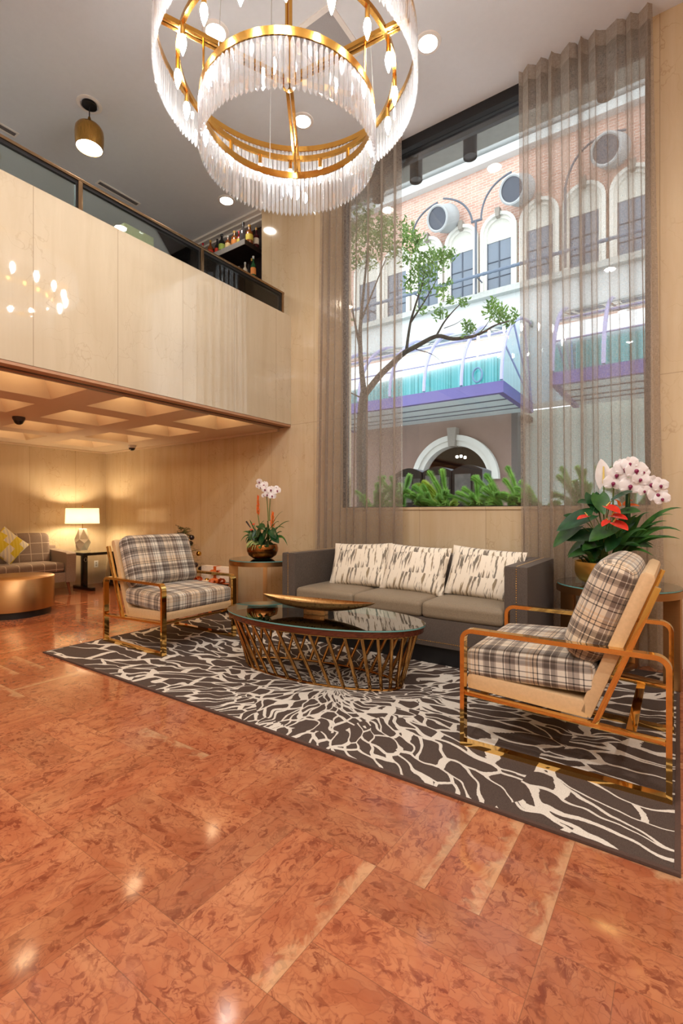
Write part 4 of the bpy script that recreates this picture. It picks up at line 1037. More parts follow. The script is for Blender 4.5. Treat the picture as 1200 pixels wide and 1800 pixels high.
MB().box((-.38, -1.04, .19), (-.24, 1.04, .70)).build('backrest', TWEED, als, bevel=.02)
for s in (-1, 1):
    cush_at(.60, .895, .13, .04, Matrix.Translation((.065, s * .449, .405)), 'seat_cushion', TWEEDL, als)
    cush_at(.17, .895, .46, .06, Matrix.Translation((-.16, s * .449, .66)) @ Matrix.Rotation(radians(-10), 4, 'Y'), 'back_cushion', TWEEDL, als)
yp = pillow(.40, .40, .14).build('scatter_cushion', key_mat(), angle=80); yp.rotation_euler = (0, 0, 0)
yp.matrix_world = Matrix.Translation((-7.70, 2.88, .745)) @ Matrix.Rotation(radians(90), 4, 'Z') @ Matrix.Rotation(radians(-18), 4, 'X') @ Matrix.Rotation(radians(45), 4, 'Y')
tag(yp, 'yellow and grey stepped-pattern cushion set on its corner on the alcove sofa', 'cushion')
dt = empty('drum_table', (-6.50, 2.50, 0), 0, 'round brushed bronze drum coffee table on a dark plinth in the alcove', 'coffee table')
MB().lathe([(.42, .08), (.42, .44), (.415, .445), (0, .445)], (0, 0, 0), 72).build('drum', BRONZE, dt, angle=50)
MB().lathe([(.38, .0005), (.38, .08)], (0, 0, 0), 64).build('plinth', BLACK, dt)
ctb = empty('console_table', (-7.68, 4.13, 0), 0, 'black trestle-leg end table under the alcove lamp', 'end table')
BW = plain('black_lacquer', sr(24, 18, 16), .15, 0, .1)
MB().box((-.30, -.36, .55), (.30, .36, .585)).build('table_top', BW, ctb, bevel=.003)
MB().box((-.29, -.35, .5855), (.29, .35, .5915)).build('glass_cover', TOPG, ctb, smooth=False)
for y in (-.2, .28):
    MB().box((-.03, y - .035, .05), (.05, y + .035, .55)).build('leg', BW, ctb, bevel=.003)
    MB().box((-.27, y - .035, .0005), (.28, y + .035, .05)).build('foot', BW, ctb, bevel=.003)
MB().tube([(.056, -.2 + .022 * cos(a), .47 + .03 * sin(a)) for a in [2 * pi * k / 20 for k in range(20)]], .004, 6, closed=True).build('ring_pull', metal('chrome', sr(210, 210, 214), .1), ctb)
lm = empty('table_lamp', (-7.72, 3.93, .592), 0, 'faceted pale stone table lamp with a white drum shade on the black end table', 'table lamp')
b = MB(); P5 = []
for r, z, o in ((.080, .025, 0), (.118, .14, .5), (.112, .20, 0), (.060, .36, .5), (.056, .362, .5)):
    P5.append([(r * cos(2 * pi * (k + o) / 5 + .4), r * sin(2 * pi * (k + o) / 5 + .4), z) for k in range(5)])
vs = [p for q in P5 for p in q]; fs = [tuple(range(4, -1, -1)), tuple(range(20, 25))]
for i in range(4):
    for k in range(5):
        a, c_, d_, e_ = i * 5 + k, i * 5 + (k + 1) % 5, (i + 1) * 5 + k, (i + 1) * 5 + (k + 1) % 5
        if i in (0, 2): fs += [(a, c_, d_), (c_, e_, d_)]
        else: fs += [(a, c_, e_), (a, e_, d_)]
b.add(vs, fs).build('faceted_base', plain('pale_stone', sr(214, 204, 186), .6, 0, .05), lm, smooth=False)
MB().box((-.085, -.085, 0), (.085, .085, .026)).build('foot', clear_glass('acrylic_foot', (.9, .92, .9, 1), 1.5), lm, smooth=False)
MB().tube([(0, 0, .36), (0, 0, .72)], .006, 8).build('stem', BRASS, lm)
t = NT('linen_shade'); dfu = t.n('ShaderNodeBsdfDiffuse', {'Color': sr(240, 226, 204)}).outputs[0]; tlu = t.n('ShaderNodeBsdfTranslucent', {'Color': sr(244, 222, 190)}).outputs[0]
SHADE = t.done(t.addmix(.16, dfu, tlu))
MB().lathe([(.243, .445), (.234, .685)], (0, 0, 0), 64).build('lamp_shade', SHADE, lm)
b = MB()
for k in range(3): a = 2 * pi * k / 3; b.tube([(0, 0, .675), (.233 * cos(a), .233 * sin(a), .68)], .002, 6)
b.build('shade_spider', BRASS, lm); MB().lathe([(0, .735), (.008, .73), (.012, .715), (.005, .70)], (0, 0, 0), 12).build('finial', BRASS, lm)
MB().lathe([(0, .61), (.02, .60), (.03, .57), (.026, .54), (.012, .50), (.012, .47)], (0, 0, 0), 16).build('bulb', emit('lamp_bulb', (1, .80, .52, 1), 480), lm)
ou = empty('wall_outlet', (-8.153, 4.38, .333), 0, 'small white electrical outlet plate low on the alcove wall', 'outlet')
MB().box((.0005, -.035, -.058), (.006, .035, .058)).build('plate', WHITE, ou, bevel=.002)
for z in (-.02, .02): MB().box((.006, -.012, z - .012), (.0075, .012, z + .012)).build('socket', plain('socket_grey', sr(170, 164, 156), .5), ou, smooth=False)
# ------------------------------------------------------------------ sheer curtains
VOILE = curtain_mat()
def curtain(xt, xb, y, folds, label, seed):
    r = random.Random(seed); n = folds * 14; zs = [.015, .5, 1.0, 1.6, 2.4, 3.2, 4.0, 4.6, 4.95, 5.06, 5.126]
    ph = [0]
    wv = [r.uniform(.55, 1.5) for _ in range(folds)]; tot = sum(wv)
    am = [r.uniform(.55, 1.25) for _ in range(folds + 1)]; dr = [r.uniform(-.35, .35) for _ in range(folds + 1)]
    b = MB(); vs = []; uv = []
    for z in zs:
        t = z / 5.126; x0 = xb[0] + (xt[0] - xb[0]) * t; x1 = xb[1] + (xt[1] - xb[1]) * t; arc = 0; last = None
        for i in range(n + 1):
            f = i / n * folds; k = min(int(f), folds - 1); q = f - k
            s = (sum(wv[:k]) + wv[k] * (q + .10 * sin(4 * pi * q) * (1 if z < 5 else .6))) / tot
            a = .058 * (am[k] * (1 - q) + am[k + 1] * q) * (1 - .35 * max(0, (t - .8) / .2))
            yy = y + a * sin(2 * pi * q + dr[k] * (1 - t)) - .012 * (1 - t)
            x = x0 + (x1 - x0) * s + .012 * sin(2 * pi * q + 1.0 + dr[k] * 3) * (1 - t)
            p = Vector((x, yy, z)); vs.append(p)
            if last is not None: arc += hypot(p.x - last.x, p.y - last.y)
            last = p; uv.append((arc, z))
    m = n + 1
    fs = [(i * m + j, i * m + j + 1, (i + 1) * m + j + 1, (i + 1) * m + j) for i in range(len(zs) - 1) for j in range(n)]
    o = b.add(vs, fs, uv).build('sheer_curtain', VOILE, angle=90)
    return tag(o, label, 'curtain', 'sheer curtains at the tall window')
curtain((-3.37, -2.33), (-3.46, -2.32), 4.425, 9, 'sheer taupe curtain at the left side of the tall window, behind the sofa', 4)
curtain((-1.165, -.165), (-1.15, -.09), 4.425, 9, 'sheer taupe curtain at the right side of the tall window, behind the larger planter', 9)

# ------------------------------------------------------------------ outside: own building's soffit and lights
GZ = .65; YF = 20.0
STONE = plain('pale_stone_wall', sr(208, 211, 209), .85, 0, .02, 2)
CONC = plain('concrete', sr(186, 188, 182), .9, 0, .05, 12)
BRICK = brick_mat()
struct(MB().box((-9.0, 4.92, 5.5), (5.0, 5.55, 9.0)).build('wall_exterior', CONC, smooth=False))
struct(MB().box((-9.0, 4.765, 5.44), (5.0, 5.27, 5.499)).build('trim_7', plain('dark_soffit', sr(58, 66, 74), .6), smooth=False))
struct(MB().box((-9.0, 5.28, 5.42), (5.0, 5.53, 5.499)).build('trim_8', CONC, smooth=False))
struct(MB().box((-9.0, 4.757, 5.04), (5.0, 4.80, 5.44)).build('trim_9', plain('dark_soffit', sr(58, 66, 74), .6), smooth=False))
for px, py, l in ((731, 318, 'black cylinder spotlight outside, left of the pair in the clear pane'), (826, 277, 'black cylinder spotlight outside, right of the pair in the clear pane'), (1064, 170, 'black cylinder spotlight outside, seen through the right curtain'), (664, 352, 'black cylinder spotlight outside, seen through the left curtain')):
    q = at(px, py, 5.15); o = empty('outdoor_spotlight', (q.x, 5.15, 5.44), 0, l, 'spotlight', 'cylinder spotlights under the soffit'); h = 5.44 - q.z
    MB().lathe([(.069, -h + .004), (.074, -h), (.074, -.001)], (0, 0, 0), 32).build('housing', BLACK, o)
    MB().lathe([(0, -h + .02), (.068, -h + .02)], (0, 0, 0), 24).build('lens', plain('spot_lens', sr(70, 74, 78), .1), o)

# ------------------------------------------------------------------ street and facade across it
struct(MB().box((-30, 4.76, GZ - .2), (14, 30, GZ)).build('street', plain('pavement', sr(150, 150, 150), .9, 0, .06, 3), smooth=False))
wl = MB()
wl.box((-26, YF, 10.25), (8, YF + .4, 15.6)); 
struct(wl.build('wall_facade', BRICK, smooth=False))
struct(MB().box((-26, YF, 16.35), (8, YF + .4, 26)).build('wall_facade_upper', BRICK, smooth=False))
struct(MB().box((-26, YF, 5.5), (8, YF + .4, 10.25)).build('wall_facade_stone', STONE, smooth=False))
cnb = MB(); cnb.box((-26, YF - .35, 15.6), (8, YF + .4, 15.95)); cnb.box((-26, YF - .55, 16.05), (8, YF + .4, 16.4))
struct(cnb.build('trim_10', STONE, smooth=False))
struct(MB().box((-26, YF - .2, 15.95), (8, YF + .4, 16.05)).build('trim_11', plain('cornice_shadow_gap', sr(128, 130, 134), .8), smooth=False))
struct(MB().box((-26, YF - .3, 10.1), (8, YF, 10.34)).build('trim_12', CONC, smooth=False))
for i in range(10):
    x = -14 + 2.35 * i
    struct(MB().box((x - .14, YF - .12, 16.4), (x + .14, YF, 26)).build('trim_%d' % (20 + i), STONE, smooth=False))
BROWN = plain('taupe_stucco', sr(142, 116, 104), .85, 0, .03, 3)
bw_ = MB(); ax, az, ar = -7.94, 2.6, 1.52
bw_.box((-26, YF, GZ), (ax - ar, YF + .4, 5.5)); bw_.box((ax + ar, YF, GZ), (-5.55, YF + .4, 5.5))
n = 24; vs = []
for y in (YF, YF + .4):
    for k in range(n + 1): a = pi - pi * k / n; vs += [(ax + ar * cos(a), y, az + ar * sin(a)), (ax + ar * cos(a), y, 5.5)]
m = 2 * (n + 1); fs = []
for k in range(n): fs += [(2 * k, 2 * k + 2, 2 * k + 3, 2 * k + 1), (m + 2 * k, m + 2 * k + 1, m + 2 * k + 3, m + 2 * k + 2), (2 * k, m + 2 * k, m + 2 * k + 2, 2 * k + 2)]
bw_.add(vs, fs); struct(bw_.build('wall_facade_ground', BROWN, smooth=False))
struct(MB().box((-26, YF - .1, 5.3), (8, YF, 5.5)).build('trim_13', plain('taupe_band', sr(196, 186, 172), .8), smooth=False))
struct(MB().box((-5.55, YF + 1.2, GZ), (8, YF + 1.5, 5.5)).build('wall_facade_shop', plain('pale_shopfront', sr(196, 206, 196), .6), smooth=False))
struct(MB().box((-5.55, YF, GZ), (-5.3, YF + 1.2, 5.5)).build('wall_facade_pier', plain('dark_pier', sr(96, 88, 84), .7), smooth=False))
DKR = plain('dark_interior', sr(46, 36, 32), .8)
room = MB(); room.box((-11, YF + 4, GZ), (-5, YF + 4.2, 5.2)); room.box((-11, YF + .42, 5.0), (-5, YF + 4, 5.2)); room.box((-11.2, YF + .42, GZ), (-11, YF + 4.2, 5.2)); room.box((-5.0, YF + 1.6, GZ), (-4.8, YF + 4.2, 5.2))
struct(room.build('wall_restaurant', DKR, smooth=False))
def arch_ring(b, x, z, ro, ri, y0, y1, n=28, leg=0):
    P_ = [(1, -leg)] * 0
    pts = []
    if leg: pts.append((0, -leg, True))
    angs = [pi - pi * k / n for k in range(n + 1)]
    seq = ([(x - ro, z - leg, x - ri, z - leg)] if leg else []) + [(x + ro * cos(a), z + ro * sin(a), x + ri * cos(a), z + ri * sin(a)) for a in angs] + ([(x + ro, z - leg, x + ri, z - leg)] if leg else [])
    vs = []
    for ox, oz, ix, iz in seq: vs += [(ox, y0, oz), (ix, y0, iz), (ix, y1, iz), (ox, y1, oz)]
    fs = []
    for i in range(len(seq) - 1):
        for k in range(4): fs.append((4 * i + k, 4 * i + (k + 1) % 4, 4 * i + 4 + (k + 1) % 4, 4 * i + 4 + k))
    fs += [(0, 3, 2, 1), tuple(4 * (len(seq) - 1) + k for k in range(4))]
    return b.add(vs, fs)
CREAMS = plain('cream_stone', sr(222, 219, 210), .8, 0, .02, 3)
ga = empty('stone_arch', (0, 0, 0), 0, 'large cream stone arch over the restaurant entrance across the street', 'arch')
b = arch_ring(MB(), ax, az, 1.95, 1.72, YF - .28, YF + .02); b.build('outer_moulding', CREAMS, ga, angle=30)
arch_ring(MB(), ax, az, 1.74, 1.5, YF - .18, YF + .3).build('inner_moulding', CREAMS, ga, angle=30)
MB().prism([(ax - .14, 0, az + 1.45), (ax + .14, 0, az + 1.45), (ax + .2, 0, az + 2.25), (ax - .2, 0, az + 2.25)], (0, YF - .42, 0), (0, YF, 0)).build('keystone', plain('grey_keystone', sr(150, 142, 132), .8), ga, smooth=False)
for (px, py, l) in ((803, 803, 'warm ceiling lamp inside the arch entrance, leftmost'), (810, 802, 'warm ceiling lamp inside the arch entrance, middle'), (817, 804, 'warm ceiling lamp inside the arch entrance, right')):
    q = at(px, py, YF + 2.2)
    o = tag(MB().lathe([(0, -.07), (.05, -.05), (.07, 0), (.05, .05), (0, .07)], (0, 0, 0), 14).build('globe_lamp', emit('globe_glow', (1, .82, .6, 1), 12), loc=q), l, 'lamp', 'lamps inside the entrance across the street')
    MB().tube([(0, 0, .06), (0, 0, 5.0 - q.z)], .012, 6).build('rod', BLACK, o)
GLZ = plain('facade_glass', sr(112, 124, 138), .08, 0, .12, .6)
ordn = ['first', 'second', 'third', 'fourth', 'fifth', 'sixth', 'seventh', 'eighth', 'ninth', 'tenth']
for i in range(9):
    x = YF * (-.615 + .0785 * i); zs = 12.72
    wd = empty('arched_window', (x, YF, 10.34), 0, '%s round-arched window from the left in the brick facade across the street' % ordn[i], 'window', 'arched windows of the brick building'); dz = zs - 10.34
    arch_ring(MB(), 0, dz, .73, .60, -.26, .02, 20, dz).build('surround', CREAMS, wd, angle=30)
    arch_ring(MB(), 0, dz, .61, .49, -.14, .02, 20, dz).build('inner_moulding', CREAMS, wd, angle=30)
    ty = [(.5 * cos(pi * k / 16), 0, dz + .5 * sin(pi * k / 16)) for k in range(17)]; ty = [(.5, 0, dz - .36)] + ty + [(-.5, 0, dz - .36)]
    MB().prism(ty[::-1], (0, -.06, 0), (0, .02, 0)).build('tympanum', plain('tympanum_stone', sr(214, 212, 202), .85), wd, smooth=False)
    MB().prism([(-.07, 0, dz + .5), (.07, 0, dz + .5), (.1, 0, dz + .86), (-.1, 0, dz + .86)], (0, -.36, 0), (0, 0, 0)).build('keystone', plain('grey_keystone', sr(150, 142, 132), .8), wd, smooth=False)
    MB().box((-.5, -.03, .02), (.5, .0, dz - .36)).build('pane', GLZ, wd, smooth=False)
    m_ = MB(); 
    for xx in (-.485, 0, .485): m_.box((xx - .02, -.07, .02), (xx + .02, -.03, dz - .36))
    for zz in (.03, .55, 1.2): m_.box((-.5, -.065, zz), (.5, -.03, zz + .025))
    m_.build('glazing_bar', plain('bar_slate', sr(70, 80, 94), .6), wd, smooth=False)
# pipe stand with curved arms and round horns, and the long twisted rail
PIPE = plain('slate_pipe', sr(84, 92, 104), .55)
def pt(px, py, Y=19.3): return at(px, py, Y)
stx = empty('pipe_stand', (0, 0, 0), 0, 'slate pipe stand with two curving arms against the brick facade', 'pipe stand')
MB().tube([pt(836, 516), pt(836, 388)], .05, 8).build('post', PIPE, stx)
def arcp(a, c_, e, n=12): return bez(pt(*a), pt(*c_), pt(*e), n)
MB().tube([pt(828, 391), pt(847, 385)], .05, 8).build('cross_bar', PIPE, stx)
MB().tube(arcp((830, 391), (824, 349), (779, 349)), .04, 8).build('curved_arm', PIPE, stx)
MB().tube(arcp((845, 386), (847, 330), (899, 302)), .04, 8).build('curved_arm', PIPE, stx)
st2 = empty('pipe_stand', (0, 0, 0), 0, 'slate curved pipe arm beside the left round horn on the facade', 'pipe stand')
MB().tube(arcp((724, 420), (727, 378), (769, 356)), .04, 8).build('curved_arm', PIPE, st2)
st3 = empty('pipe_stand', (0, 0, 0), 0, 'slate curved pipe arm seen through the right curtain on the facade', 'pipe stand')
MB().tube(arcp((993, 330), (1010, 240), (1100, 228)), .04, 8).build('curved_arm', PIPE, st3); MB().tube([pt(993, 330), pt(993, 470)], .05, 8).build('post', PIPE, st3)
HW = plain('horn_white', sr(172, 174, 174), .6)
for (px, py, l) in ((768, 384, 'grey round horn with dark mouth on the brick facade, left in the clear pane'), (899, 333, 'grey round horn with dark mouth beside the right curtain edge'), (1064, 262, 'grey round horn with dark mouth seen through the right curtain')):
    q = pt(px, py, 18.9); d = Vector((-.22, -1, -.42)).normalized()
    o = empty('round_horn', q, 0, l, 'horn', 'round horns on the brick facade'); w_ = Vector((q.x, YF, q.z + .4)) - q
    MB().lathe_along([(.56, .85), (.54, .5), (.45, .28), (.52, 0), (.47, -.03), (.42, .0)], (0, 0, 0), -d, 32).build('housing', HW, o, angle=40)
    MB().lathe_along([(0, .04), (.44, .03)], (0, 0, 0), -d, 32).build('mouth', plain('horn_dark', sr(64, 70, 82), .5), o)
rl = MB(); a_, e_ = at(560, 562, 19.0), at(1150, 398, 19.0); npt = 120
rl.tube([a_.lerp(e_, k / npt) for k in range(npt + 1)], [.075 if k % 2 else .058 for k in range(npt + 1)], 8)
o = rl.build('twisted_rail', plain('rail_slate', sr(98, 112, 130), .5)); tag(o, 'long twisted slate-blue rail running across the front of the facade windows', 'rail')
for px in (640, 727, 836, 958):
    t_ = (px - 560) / 590; q = at(px, 562 - 164 * t_, 19.0); MB().tube([q, Vector((q.x, YF, q.z + .05))], .03, 6).build('bracket', PIPE, o)

# glass barrel canopies with purple edge beams
PURP = plain('purple_beam', sr(98, 90, 150), .45, 0, .03, 2)
TEALP = None
t = NT('teal_slats'); c = t.coord(); x, y, z = t.xyz(c); s_ = t.noise(t.vec(t.m_('MULTIPLY', x, 9.0), 0.0, 0.0), 1.0, 2)
TEALP = t.done(t.pbr(t.ramp(s_, [(.4, sr(60, 150, 134)), (.5, sr(132, 206, 190)), (.62, sr(190, 226, 214))]), .5))
CANG = clear_glass('canopy_glass', (.46, .70, .78, 1), .8)
CPAN = plain('canopy_white_panel', sr(216, 230, 232), .5)
RIBM = plain('lilac_rib', sr(170, 168, 206), .35)
def canopy(x0, x1, ribs, label):
    t = empty('glass_canopy', (0, 0, 0), 0, label, 'canopy', 'glass barrel canopies across the street'); y0 = 16.0; zb, zt_ = 5.16, 5.55; Ry, Rz = YF - y0, 3.05
    b = MB(); b.box((x0, y0, zb), (x1, y0 + .2, zt_)); b.box((x0, y0 + .2, zb), (x0 + .2, YF, zt_)); b.box((x1 - .2, y0 + .2, zb), (x1, YF, zt_)); b.build('edge_beam', PURP, t, smooth=False)
    b = MB(); b.box((x0 + .2, y0 + .2, zb + .06), (x1 - .2, YF - .12, zb + .1)); o = b.build('underside', CPAN, t, smooth=False)
    b = MB()
    for yy in (y0 + 1.2, y0 + 2.2, y0 + 2.9): b.box((x0 + .2, yy, zb + .03), (x1 - .2, yy + .06, zb + .06))
    b.build('underside_joint', PIPE, o, smooth=False)
    n = 14; pf = [(YF - Ry * cos(pi / 2 * k / n), zt_ + Rz * sin(pi / 2 * k / n)) for k in range(n + 1)]
    b = MB(); vs = [(x, y, z) for x in (x0 + .05, x1 - .05) for y, z in pf]; b.add(vs, [(k, k + 1, n + 2 + k, n + 1 + k) for k in range(n)]); g_ = b.build('barrel_glass', CANG, t, angle=60)
    for x in (x0 + .05, x1 - .05):
        b = MB(); b.add([(x, y, z) for y, z in pf] + [(x, YF, zt_)], [tuple(range(n + 2))]); b.build('end_glass', CANG, t, smooth=False)
        b = MB()
        for a in (25, 50, 72): b.tube([(x, YF - .05, zt_), (x, YF - Ry * cos(radians(a)), zt_ + Rz * sin(radians(a)))], .035, 6)
        b.build('fan_bar', RIBM, t)
    for x in ribs: MB().tube([(x, y, z + .03) for y, z in pf], .06, 8).build('rib', RIBM, t)
    MB().box((x0 + .1, YF - .14, zt_), (x1 - .1, YF - .08, 7.6)).build('slat_screen', TEALP, t, smooth=False)
    b = MB()
    for k in (3, 6): b.tube([(x0, pf[k][0], pf[k][1] + .02), (x1, pf[k][0], pf[k][1] + .02)], .025, 6)
    b.build('purlin', RIBM, t)
    MB().box((x0, YF - .25, 8.55), (x1, YF - .001, 8.75)).build('wall_flashing', plain('flashing_teal', sr(120, 150, 150), .6), t, smooth=False)
    return t
cA = canopy(-13.2, -4.70, [-13.1, -11.73, -10.33, -8.93, -7.53, -6.13, -4.76], 'glass barrel canopy with purple edge beam over the restaurant front')
MB().tube([(-5.55 + .16 * cos(a), 15.97, 5.85 + .24 * sin(a)) for a in [2 * pi * k / 24 for k in range(24)]], .035, 6, closed=True).build('oval_emblem', plain('emblem_blue', sr(96, 130, 160), .4), cA)
canopy(-3.25, 2.6, [-3.2, -1.8, -.4, 1.0, 2.5], 'second glass barrel canopy with purple beam, seen through the right curtain')

# ------------------------------------------------------------------ pavement: news boxes, planter of ferns, tree
NB = plain('newsbox_black', sr(34, 34, 38), .35)
for i, (x, l) in enumerate(((-3.575, 'black newspaper box behind the ferns, leftmost of three'), (-3.085, 'black newspaper box behind the ferns, middle of three'), (-2.60, 'black newspaper box behind the ferns, rightmost of three'))):
    o = empty('newspaper_box', (x, 7.22, GZ), 0, l, 'newspaper box', 'newspaper boxes on the pavement'); h = 1.20; hw = .236
    pr = [(-hw, 0, .12), (hw, 0, .12), (hw, 0, h)] + [(hw - 2 * hw * k / 10, 0, h + .075 * sin(pi * k / 10)) for k in range(1, 10)] + [(-hw, 0, h)]
    MB().prism(pr, (0, -.2, 0), (0, .22, 0)).build('body', NB, o, bevel=.006)
    MB().box((-.19, -.206, .72), (.06, -.2, 1.14)).build('window', plain('newsbox_pane', sr(120, 122, 126), .15, 0, .2, 6), o, smooth=False)
    MB().box((.09, -.215, .86), (.21, -.2, 1.1)).build('coin_unit', plain('coin_grey', sr(84, 82, 84), .4), o, bevel=.003)
    MB().box((-.19, -.206, .3), (.19, -.2, .66)).build('lower_panel', plain('newsbox_panel', sr(52, 50, 52), .3), o, smooth=False)
    MB().box((-.14, -.14, .0005), (.14, .14, .12)).build('pedestal', NB, o, smooth=False)
pb = MB(); pb.box((-3.6, 4.82, GZ), (.4, 4.9, 1.18)); pb.box((-3.6, 5.5, GZ), (.4, 5.58, 1.18)); pb.box((-3.6, 4.9, GZ), (-3.52, 5.5, 1.18)); pb.box((.32, 4.9, GZ), (.4, 5.5, 1.18))
po = pb.build('window_planter', CONC, smooth=False); tag(po, 'long low concrete planter outside under the tall window', 'planter')
MB().box((-3.52, 4.9, GZ), (.32, 5.5, 1.14)).build('soil', SOIL, po, smooth=False)
FERN = leaf_mat('foxtail_green', sr(116, 178, 76), sr(186, 228, 130), .5, 9, .45)
FERN2 = leaf_mat('fern_yellow_green', sr(140, 176, 60), sr(206, 220, 100), .5, 9, .35)
def plume(b, pts, r, n=60):
    n = int(n * 1.1)
    m = len(pts) - 1
    for k in range(n):
        f = k / n * m; i = int(f); p = pts[i].lerp(pts[min(i + 1, m)], f - i); d = (pts[min(i + 1, m)] - pts[i]).normalized()
        s0 = d.cross(Vector((.3, .2, 1))).normalized(); s1 = d.cross(s0); rr = r * min(1, .35 + 5 * (1 - k / n)) * min(1, .5 + k / n * 4) * R.uniform(.8, 1.15)
        for j in range(7):
            a = 2 * pi * j / 7 + k * .9; v = (s0 * cos(a) + s1 * sin(a) + d * .6).normalized() * rr; wv = v.cross(d).normalized() * rr * .13
            b.add([p - wv, p + wv, p + v], [(0, 1, 2)])
def fern(x, y, targets, label, mat=FERN):
    o = empty('foxtail_fern', (x, y, 1.14), 0, label, 'fern', 'ferns in the planter outside the window')
    for (tx, ty, tz) in list(targets) + [(x + R.uniform(-.2, .2), y - R.uniform(.05, .18), 1.14 + R.uniform(.08, .2)) for _ in range(4)]:
        p0 = Vector((R.uniform(-.05, .05), R.uniform(-.05, .05), 0)); p2 = Vector((tx - x, ty - y, tz - 1.14)); L = p2.length
        pts = bez(p0, (p0 + p2) * .5 + Vector((0, 0, .16 * L + .06)), p2, 10); b = MB(); plume(b, pts, .056, int(40 + 60 * L)); ob = b.build('plume', mat, o, smooth=False)
def tw(px, py, Y): q = at(px, py, Y); return (q.x, q.y, q.z)
fern(-2.35, 5.2, [tw(712, 862, 5.1), tw(722, 868, 5.05), tw(735, 872, 5.0), tw(741, 852, 5.15), tw(725, 855, 5.3), tw(708, 872, 5.0), tw(748, 868, 5.05)], 'low bushy fern at the left end of the clear pane')
fern(-2.12, 5.15, [tw(752, 828, 5.15), tw(776, 824, 5.2), tw(764, 846, 5.1), tw(783, 862, 5.0), tw(738, 880, 5.0), tw(768, 872, 4.98)], 'foxtail fern with two upright plumes left in the clear pane')
fern(-1.75, 5.2, [tw(836, 836, 5.3), tw(800, 866, 5.1), tw(778, 872, 5.0), tw(842, 882, 5.0), tw(826, 872, 5.0), tw(812, 858, 5.2)], 'foxtail fern sprawling in the middle of the clear pane')
fern(-1.5, 5.1, [tw(828, 838, 5.1), tw(852, 834, 5.2), tw(860, 852, 5.1), tw(846, 858, 5.0), tw(872, 866, 5.0), tw(842, 872, 4.98), tw(857, 876, 4.98)], 'foxtail fern with crossing plumes right of the middle')
fern(-1.3, 5.2, [tw(890, 820, 5.25), tw(884, 842, 5.2), tw(880, 868, 5.0), tw(870, 872, 5.0), tw(893, 874, 5.0), tw(905, 872, 5.0)], 'foxtail fern with one tall plume near the right curtain')
fern(-1.1, 5.15, [tw(912, 846, 5.1), tw(903, 858, 5.0), tw(916, 866, 5.0), tw(900, 872, 4.98), tw(925, 856, 5.1), tw(912, 878, 4.96)], 'dense low fern at the right curtain edge', FERN)
fern(-2.2, 5.35, [tw(734, 852, 5.4), tw(742, 846, 5.4), tw(728, 852, 5.4)], 'small yellow-green fern at the left of the clear pane', FERN2)
for x, l in ((-.75, 'fern seen through the right curtain, near its inner edge'), (-.35, 'fern seen through the right curtain, behind the orchids'), (-2.75, 'fern seen through the left curtain, near its inner edge'), (-3.1, 'fern seen through the left curtain, near the wall')):
    fern(x, 5.2, [(x + R.uniform(-.3, .3), 5.1 + R.uniform(-.1, .2), 1.38 + R.uniform(0, .3)) for _ in range(9)], l)
BARK = plain('grey_bark', sr(96, 88, 80), .9, 0, .2, 20, .4)
LEAF = leaf_mat('tree_leaf', sr(74, 124, 48), sr(160, 196, 104), .4, 5, .4)
tr = empty('street_tree', (at(636, 890, 7.2).x, 7.2, GZ), 0, 'small street tree outside with a branch reaching across the clear pane', 'tree')
T0 = Vector(tr.location)
def tp(px, py, Y=7.2): return at(px, py, Y) - T0
def limb(par, pts, r0, r1, name='branch'):
    n = len(pts); q = []
    for i in range(n - 1):
        for j in range(4): q.append(pts[i].lerp(pts[i + 1], j / 4))
    q.append(pts[-1]); 
    for _ in range(2): q = [q[0]] + [(q[i - 1] + q[i] * 2 + q[i + 1]) / 4 for i in range(1, len(q) - 1)] + [q[-1]]
    return MB().tube(q, [r0 + (r1 - r0) * i / (len(q) - 1) for i in range(len(q))], 8).build(name, BARK, par)
trunk = limb(tr, [Vector((0, 0, 0)), tp(636, 860), tp(634, 780), tp(636, 720), tp(640, 690)], .10, .075, 'trunk')
limb(tr, [tp(640, 695), tp(665, 662), tp(690, 638), tp(712, 618), tp(726, 612), tp(768, 588), tp(795, 597), tp(830, 592), tp(850, 584), tp(868, 572, 7.1), tp(895, 564, 7.0)], .06, .009)
limb(tr, [tp(714, 616), tp(718, 585), tp(722, 562), tp(732, 530), tp(742, 500), tp(746, 470)], .028, .008)
limb(tr, [tp(722, 566), tp(738, 542), tp(752, 520), tp(768, 490)], .018, .005)
limb(tr, [tp(768, 588), tp(780, 566), tp(795, 548), tp(808, 535)], .018, .005)
limb(tr, [tp(838, 590), tp(850, 578), tp(862, 560)], .010, .004)
limb(tr, [tp(780, 577), tp(800, 570), tp(815, 560)], .007, .003)
limb(tr, [tp(728, 613), tp(760, 622), tp(780, 640)], .008, .003)
limb(tr, [tp(640, 695), tp(634, 640), tp(632, 580), tp(640, 500), tp(646, 440)], .055, .012)
limb(tr, [tp(634, 620), tp(618, 540), tp(606, 460)], .025, .008)
limb(tr, [tp(636, 560), tp(660, 500), tp(680, 450)], .02, .006)
limb(tr, [tp(636, 700), tp(615, 690), tp(600, 680)], .014, .005)
b = MB()
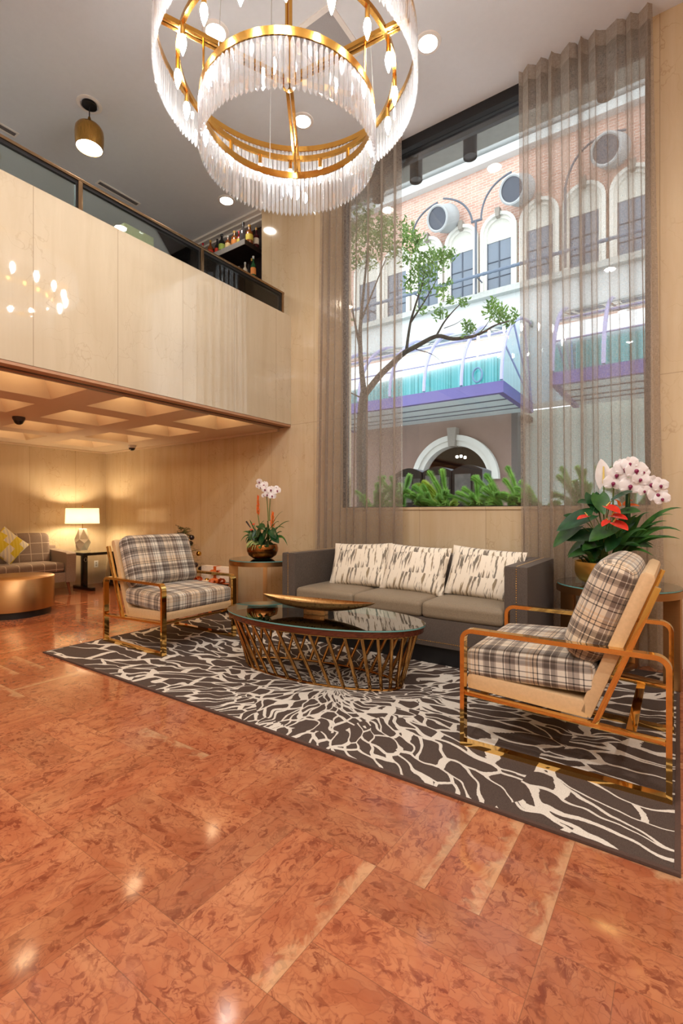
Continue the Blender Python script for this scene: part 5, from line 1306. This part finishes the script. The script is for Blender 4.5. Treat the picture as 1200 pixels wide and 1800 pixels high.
def leaves(px, py, rad, n, Y=7.2):
    s = rad * 7.4 / 850
    for _ in range(int(n * 1.5)):
        v = Vector((R.gauss(0, 1), R.gauss(0, 1), R.gauss(0, 1))).normalized() * s * R.random() ** .5; p = tp(px, py, Y) + v
        d = Vector((R.uniform(-1, 1), R.uniform(-1, .3), R.uniform(-.4, 1))).normalized(); sd = d.cross(Vector((R.uniform(-1, 1), R.uniform(-1, 1), R.uniform(-1, 1)))).normalized()
        L = R.uniform(.05, .095); b.add([p, p + d * L * .5 + sd * L * .2, p + d * L, p + d * L * .5 - sd * L * .2], [(0, 1, 2, 3)])
for q in ((720, 425, 24, 130), (735, 430, 16, 60), (712, 455, 16, 60), (745, 450, 22, 110), (762, 445, 14, 50), (735, 475, 24, 110), (770, 465, 22, 100), (785, 452, 16, 60), (756, 482, 20, 70), (795, 448, 8, 16), (720, 500, 18, 60), (745, 510, 16, 50), (775, 512, 16, 50), (790, 530, 10, 24), (770, 550, 12, 34), (812, 532, 12, 34), (778, 556, 9, 20), (870, 548, 20, 110), (885, 558, 16, 70), (863, 535, 12, 34), (905, 556, 10, 20), (825, 580, 14, 50), (820, 570, 8, 20), (898, 570, 8, 16), (743, 545, 12, 30), (790, 500, 8, 16), (712, 405, 20, 70)):
    leaves(*q)
for q in ((640, 410, 34, 240), (610, 420, 28, 160), (670, 415, 30, 200), (650, 450, 30, 160), (620, 460, 24, 100), (685, 440, 22, 110), (640, 380, 28, 150), (600, 380, 22, 90), (680, 390, 24, 120), (615, 560, 10, 24), (608, 640, 10, 24)):
    leaves(*q, Y=7.5)
b.build('foliage', LEAF, tr, smooth=False)

# ------------------------------------------------------------------ daylight, view, camera
wd = bpy.data.worlds.new('overcast_sky'); sc.world = wd; wd.use_nodes = True
bg = wd.node_tree.nodes['Background']; bg.inputs[0].default_value = (.90, .95, 1.0, 1); bg.inputs[1].default_value = 2.6
cam = bpy.data.cameras.new('camera'); co = bpy.data.objects.new('camera', cam); COL.objects.link(co)
co.location = (0, 0, HC); co.rotation_euler = (pi / 2, 0, TH)
cam.sensor_fit = 'VERTICAL'; cam.sensor_height = 36; cam.lens = 17.0; cam.shift_y = 2 / 1800; cam.clip_start = .05; cam.clip_end = 200
sc.camera = co
sc.view_settings.view_transform = 'Standard'; sc.view_settings.look = 'None'; sc.view_settings.exposure = 0.35; sc.view_settings.gamma = 1.0
sc.view_settings.use_curve_mapping = False
try:
    sc.cycles.transparent_max_bounces = 40; sc.cycles.max_bounces = 9; sc.cycles.sample_clamp_indirect = 6
except Exception: pass
